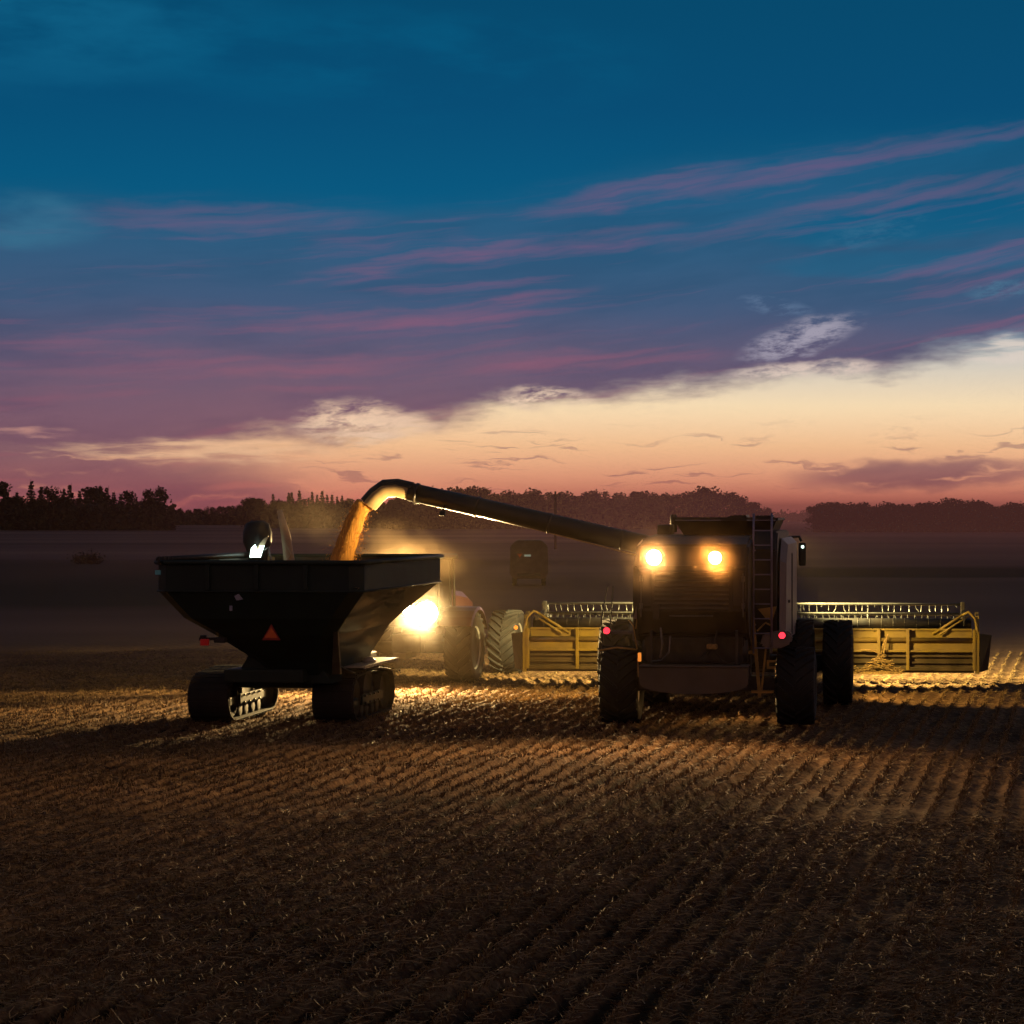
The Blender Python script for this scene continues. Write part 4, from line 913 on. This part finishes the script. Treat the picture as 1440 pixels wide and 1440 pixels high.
# heap of grain inside
r = np.random.default_rng(9); b = MB()
def hz(x, y):
    d_ = math.hypot(x-.45, (y-3.9)*.8); return max(2.68, 3.03-.30*d_)+.02*math.sin(x*9+y*5)
nxh, nyh = 30, 40; vs = []
for j in range(nyh+1):
    for i_ in range(nxh+1):
        x_ = -1.84+3.68*i_/nxh; y_ = .06+5.96*j/nyh; vs.append((x_, y_, hz(x_, y_)))
fq = np.array([[j*(nxh+1)+i_, j*(nxh+1)+i_+1, (j+1)*(nxh+1)+i_+1, (j+1)*(nxh+1)+i_] for j in range(nyh) for i_ in range(nxh)])
o = np_mesh('grain_heap', np.array(vs), fq, grain_mat('heaped_grain', (.6, .3, .07), 30), True); o.location = CT.location; o.rotation_euler = CT.rotation_euler
tag(o, 'heap of orange grain lying inside the grain cart', 'grain', kind='stuff')

# ------------------------------------------------------------------ TRACTOR
TR = thing('tractor', 'red tractor ahead of the grain cart with a blinding rear lamp', 'tractor', (-8.42, 50.4, 0), R(-6))
for sx in (-1, 1):
    wheel(TR, 1.28*sx, 0, .84, .66, .50, sx, 22, .05)
    wheel(TR, 1.62*sx if sx > 0 else -1.5, 3.0, .80, .72, .46, sx, 22, .05)
b = MB(); b.box(0, 1.6, .95, .7, 4.2, .45, bev=.04); b.tube([(-1.4, 0, .84), (1.4, 0, .84)], .14, 12); b.tube([(-1.5, 3.0, .8), (1.5, 3.0, .8)], .12, 12); b.box(0, -.6, .7, .3, .9, .14); b.build('chassis', M['dsteel'], TR)
b = MB(); rows = []
for (y_, w_, z0, z1) in ((.9, .5, 1.1, 2.2), (2.2, .52, 1.1, 2.16), (3.4, .5, 1.1, 2.06), (4.1, .46, 1.1, 1.9), (4.3, .4, 1.2, 1.7)):
    rows.append([(-w_, y_, z0), (w_, y_, z0), (w_, y_, z1-.18), (w_*.7, y_, z1-.03), (0, y_, z1), (-w_*.7, y_, z1-.03), (-w_, y_, z1-.18)])
b.loft(rows, smooth=False); b.build('hood', M['red'], TR)
# cab
b = MB(); b.box(.02, .0, 2.98, 1.75, 1.8, .12, bev=.05); b.box(.02, .0, 1.5, 1.6, 1.5, .3, bev=.05)
for sx in (-.78, .82):
    for yy in (-.72, .72): b.tube([(sx*1.03, yy*1.05, 1.5), (sx, yy, 2.95)], .035, 8)
cb = b.build('cab', M['black'], TR)
MB().loft([[(-.78, -.72, 1.6), (.8, -.72, 1.6), (.8, .72, 1.6), (-.78, .72, 1.6)], [(-.74, -.68, 2.92), (.78, -.68, 2.92), (.78, .68, 2.92), (-.74, .68, 2.92)]]).build('cab_glass', M['glass'], cb)
for sx in (-1, 1):
    b = MB(); rg_ = []
    for k_ in range(9):
        a = R(25+15*k_); rg_.append([(1.28*sx+dx_, math.cos(a)*rr_, .84+math.sin(a)*rr_) for dx_, rr_ in ((-.40, .93), (.34, .93), (.36, .90), (.34, .97), (-.40, .97))])
    b.loft(rg_); b.build('fender', M['red'], TR)
lamp_round(TR, 'work_lamp', .62, -.95, 1.70, .27, (-.0, -1, -.05), M['lampw'])
lamp_round(TR, 'work_lamp', .18, -.92, 1.74, .13, (-.1, -1, -.05), M['lampw'])
MB().box(.4, -.8, 1.6, 1.1, .08, .08, bev=.01).build('lamp_bar', M['dsteel'], TR)
b = MB(); b.tube([(.45, 1.3, 2.0), (.45, 1.3, 2.9)], .05, 10); b.build('exhaust_pipe', M['dsteel'], TR)
spot(TR, 'work_lamp_light', (.48, -1.25, 1.74), (4.0, -20, .0), 9500, (1, .66, .26), 130, .5, .18)
lamp_round(TR, 'side_lamp', -1.5, -.9, 1.5, .09, (-.6, -1, -.1), M['lampw'])
spot(TR, 'side_lamp_light', (-1.6, -1.1, 1.5), (-7.6, -5.2, 0), 1700, (1, .68, .24), 32, .8, .1)
# lamp under the unloading auger shining at the spout and the falling grain
spot(CB, 'spout_lamp_light', (-5.6, ay-.30, 3.95), (-7.0, ay, 4.05), 260, (1, .66, .26), 85, .8, .05)
b = MB(); b.box(-5.47, ay-.26, 4.0, .12, .1, .1, bev=.02); b.tube([(-5.47, ay-.24, 4.04), (-5.45, ay-.1, 4.2)], .015, 6); b.build('auger_lamp', M['black'], CB)

# ------------------------------------------------------------------ dust and haze (dust scatters light, the far haze glows by itself)
def vol(name, lo, hi, build, lab, cat):
    b = MB(); c_ = [(lo[i]+hi[i])/2 for i in range(3)]; b.box(*c_, *[hi[i]-lo[i] for i in range(3)])
    m = bpy.data.materials.new(name+'_volume'); m.use_nodes = True; m.node_tree.nodes.clear(); build(m.node_tree)
    o = b.build(name, m); tag(o, lab, cat, kind='stuff'); return o
def dustn(nt_):
    n, l = nt_.nodes, nt_.links; s_ = n.new('ShaderNodeVolumeScatter'); s_.inputs['Color'].default_value = (1, .72, .44, 1); s_.inputs['Density'].default_value = .0008; s_.inputs['Anisotropy'].default_value = .5
    o = n.new('ShaderNodeOutputMaterial'); l.new(s_.outputs[0], o.inputs['Volume'])
vol('harvest_dust', (-22, 37.0, .4), (9, 60, 7.5), dustn, 'thin dust hanging over the working machines', 'dust')
def plume(name, c, rad, dens, colr, lab):
    b = MB(); t_ = bmesh.new(); bmesh.ops.create_icosphere(t_, subdivisions=3, radius=1); bmesh.ops.scale(t_, vec=rad, verts=t_.verts); bmesh.ops.translate(t_, vec=c, verts=t_.verts); b._add(t_)
    m = bpy.data.materials.new(name+'_volume'); m.use_nodes = True; n, l = m.node_tree.nodes, m.node_tree.links; n.clear()
    s_ = n.new('ShaderNodeVolumeScatter'); s_.inputs['Color'].default_value = colr; s_.inputs['Anisotropy'].default_value = .4
    tc_ = n.new('ShaderNodeTexCoord'); mp = n.new('ShaderNodeMapping'); mp.vector_type = 'POINT'; mp.inputs['Location'].default_value = tuple(-c[i]/rad[i] for i in range(3)); mp.inputs['Scale'].default_value = tuple(1/r_ for r_ in rad)
    l.new(tc_.outputs['Object'], mp.inputs[0]); ln = n.new('ShaderNodeVectorMath'); ln.operation = 'LENGTH'; l.new(mp.outputs[0], ln.inputs[0])
    fo_ = n.new('ShaderNodeMapRange'); fo_.interpolation_type = 'SMOOTHSTEP'; l.new(ln.outputs['Value'], fo_.inputs[0]); fo_.inputs[1].default_value = 1.0; fo_.inputs[2].default_value = .1; fo_.inputs[3].default_value = 0; fo_.inputs[4].default_value = dens
    nz_ = n.new('ShaderNodeTexNoise'); nz_.inputs['Scale'].default_value = 1.6; nz_.inputs['Detail'].default_value = 3; l.new(tc_.outputs['Object'], nz_.inputs['Vector'])
    nr = n.new('ShaderNodeMapRange'); l.new(nz_.outputs['Fac'], nr.inputs[0]); nr.inputs[1].default_value = .36; nr.inputs[2].default_value = .66
    mu = n.new('ShaderNodeMath'); mu.operation = 'MULTIPLY'; l.new(fo_.outputs[0], mu.inputs[0]); l.new(nr.outputs[0], mu.inputs[1]); l.new(mu.outputs[0], s_.inputs['Density'])
    o = n.new('ShaderNodeOutputMaterial'); l.new(s_.outputs[0], o.inputs['Volume']); o = b.build(name, m); tag(o, lab, 'dust', kind='stuff')
plume('dust_plume', (-7.7, 46.4, 3.0), (1.6, .9, .62), .10, (1, .72, .42, 1), 'bright dust drifting over the front of the cart above the glaring tractor lamp')
plume('dust_plume', (-8.2, 46.6, 3.15), (1.3, .8, .9), .07, (1, .72, .42, 1), 'bright dust drifting over the front of the cart above the glaring tractor lamp')
plume('grain_dust', (-9.2, 43.2, 3.6), (1.6, 1.2, 1.3), .05, (.95, .74, .5, 1), 'brown dust rising beside the falling grain')
for q_, (c_, r_, d_, lab_) in enumerate([(cbw(-.90, -1.9, 3.16), .75, .07, 'dust added for the halo of the left rear lamp of the combine'), (cbw(.24, -1.95, 3.16), .65, .07, 'dust added for the halo of the right rear lamp of the combine'), (Vector((-7.85, 48.7, 1.70)), 1.3, .034, 'dust added for the halo of the blinding tractor lamp')]):
    plume('lamp_halo_dust', tuple(c_), (r_, r_*.8, r_), d_, (1, .62, .30, 1) if q_ < 2 else (1, .93, .80, 1), lab_)  # dust balls added around the lamps to give them a halo
def hazen(nt_):
    n, l = nt_.nodes, nt_.links; a = n.new('ShaderNodeVolumeAbsorption'); a.inputs['Color'].default_value = (0, 0, 0, 1); a.inputs['Density'].default_value = .0012
    e = n.new('ShaderNodeEmission'); e.inputs[0].default_value = (.15, .05, .042, 1); e.inputs[1].default_value = .0012  # emission stands in for dusk light scattered by the haze
    s_ = n.new('ShaderNodeAddShader'); l.new(a.outputs[0], s_.inputs[0]); l.new(e.outputs[0], s_.inputs[1]); o = n.new('ShaderNodeOutputMaterial'); l.new(s_.outputs[0], o.inputs['Volume'])
vol('ground_haze', (-45, 110, .2), (300, 1300, 9.0), hazen, 'reddish evening haze lying low over the far fields', 'haze')

# ------------------------------------------------------------------ render settings
sc.render.engine = 'CYCLES'
sc.view_settings.view_transform = 'Standard'; sc.view_settings.look = 'None'; sc.view_settings.exposure = 0
sc.cycles.sample_clamp_indirect = 4.0; sc.cycles.sample_clamp_direct = 0
sc.cycles.volume_bounces = 0; sc.cycles.use_adaptive_sampling = True; sc.cycles.adaptive_threshold = .03; sc.cycles.adaptive_min_samples = 12; sc.cycles.max_bounces = 2; sc.cycles.diffuse_bounces = 1; sc.cycles.glossy_bounces = 2; sc.cycles.transmission_bounces = 3; sc.cycles.caustics_reflective = False; sc.cycles.caustics_refractive = False
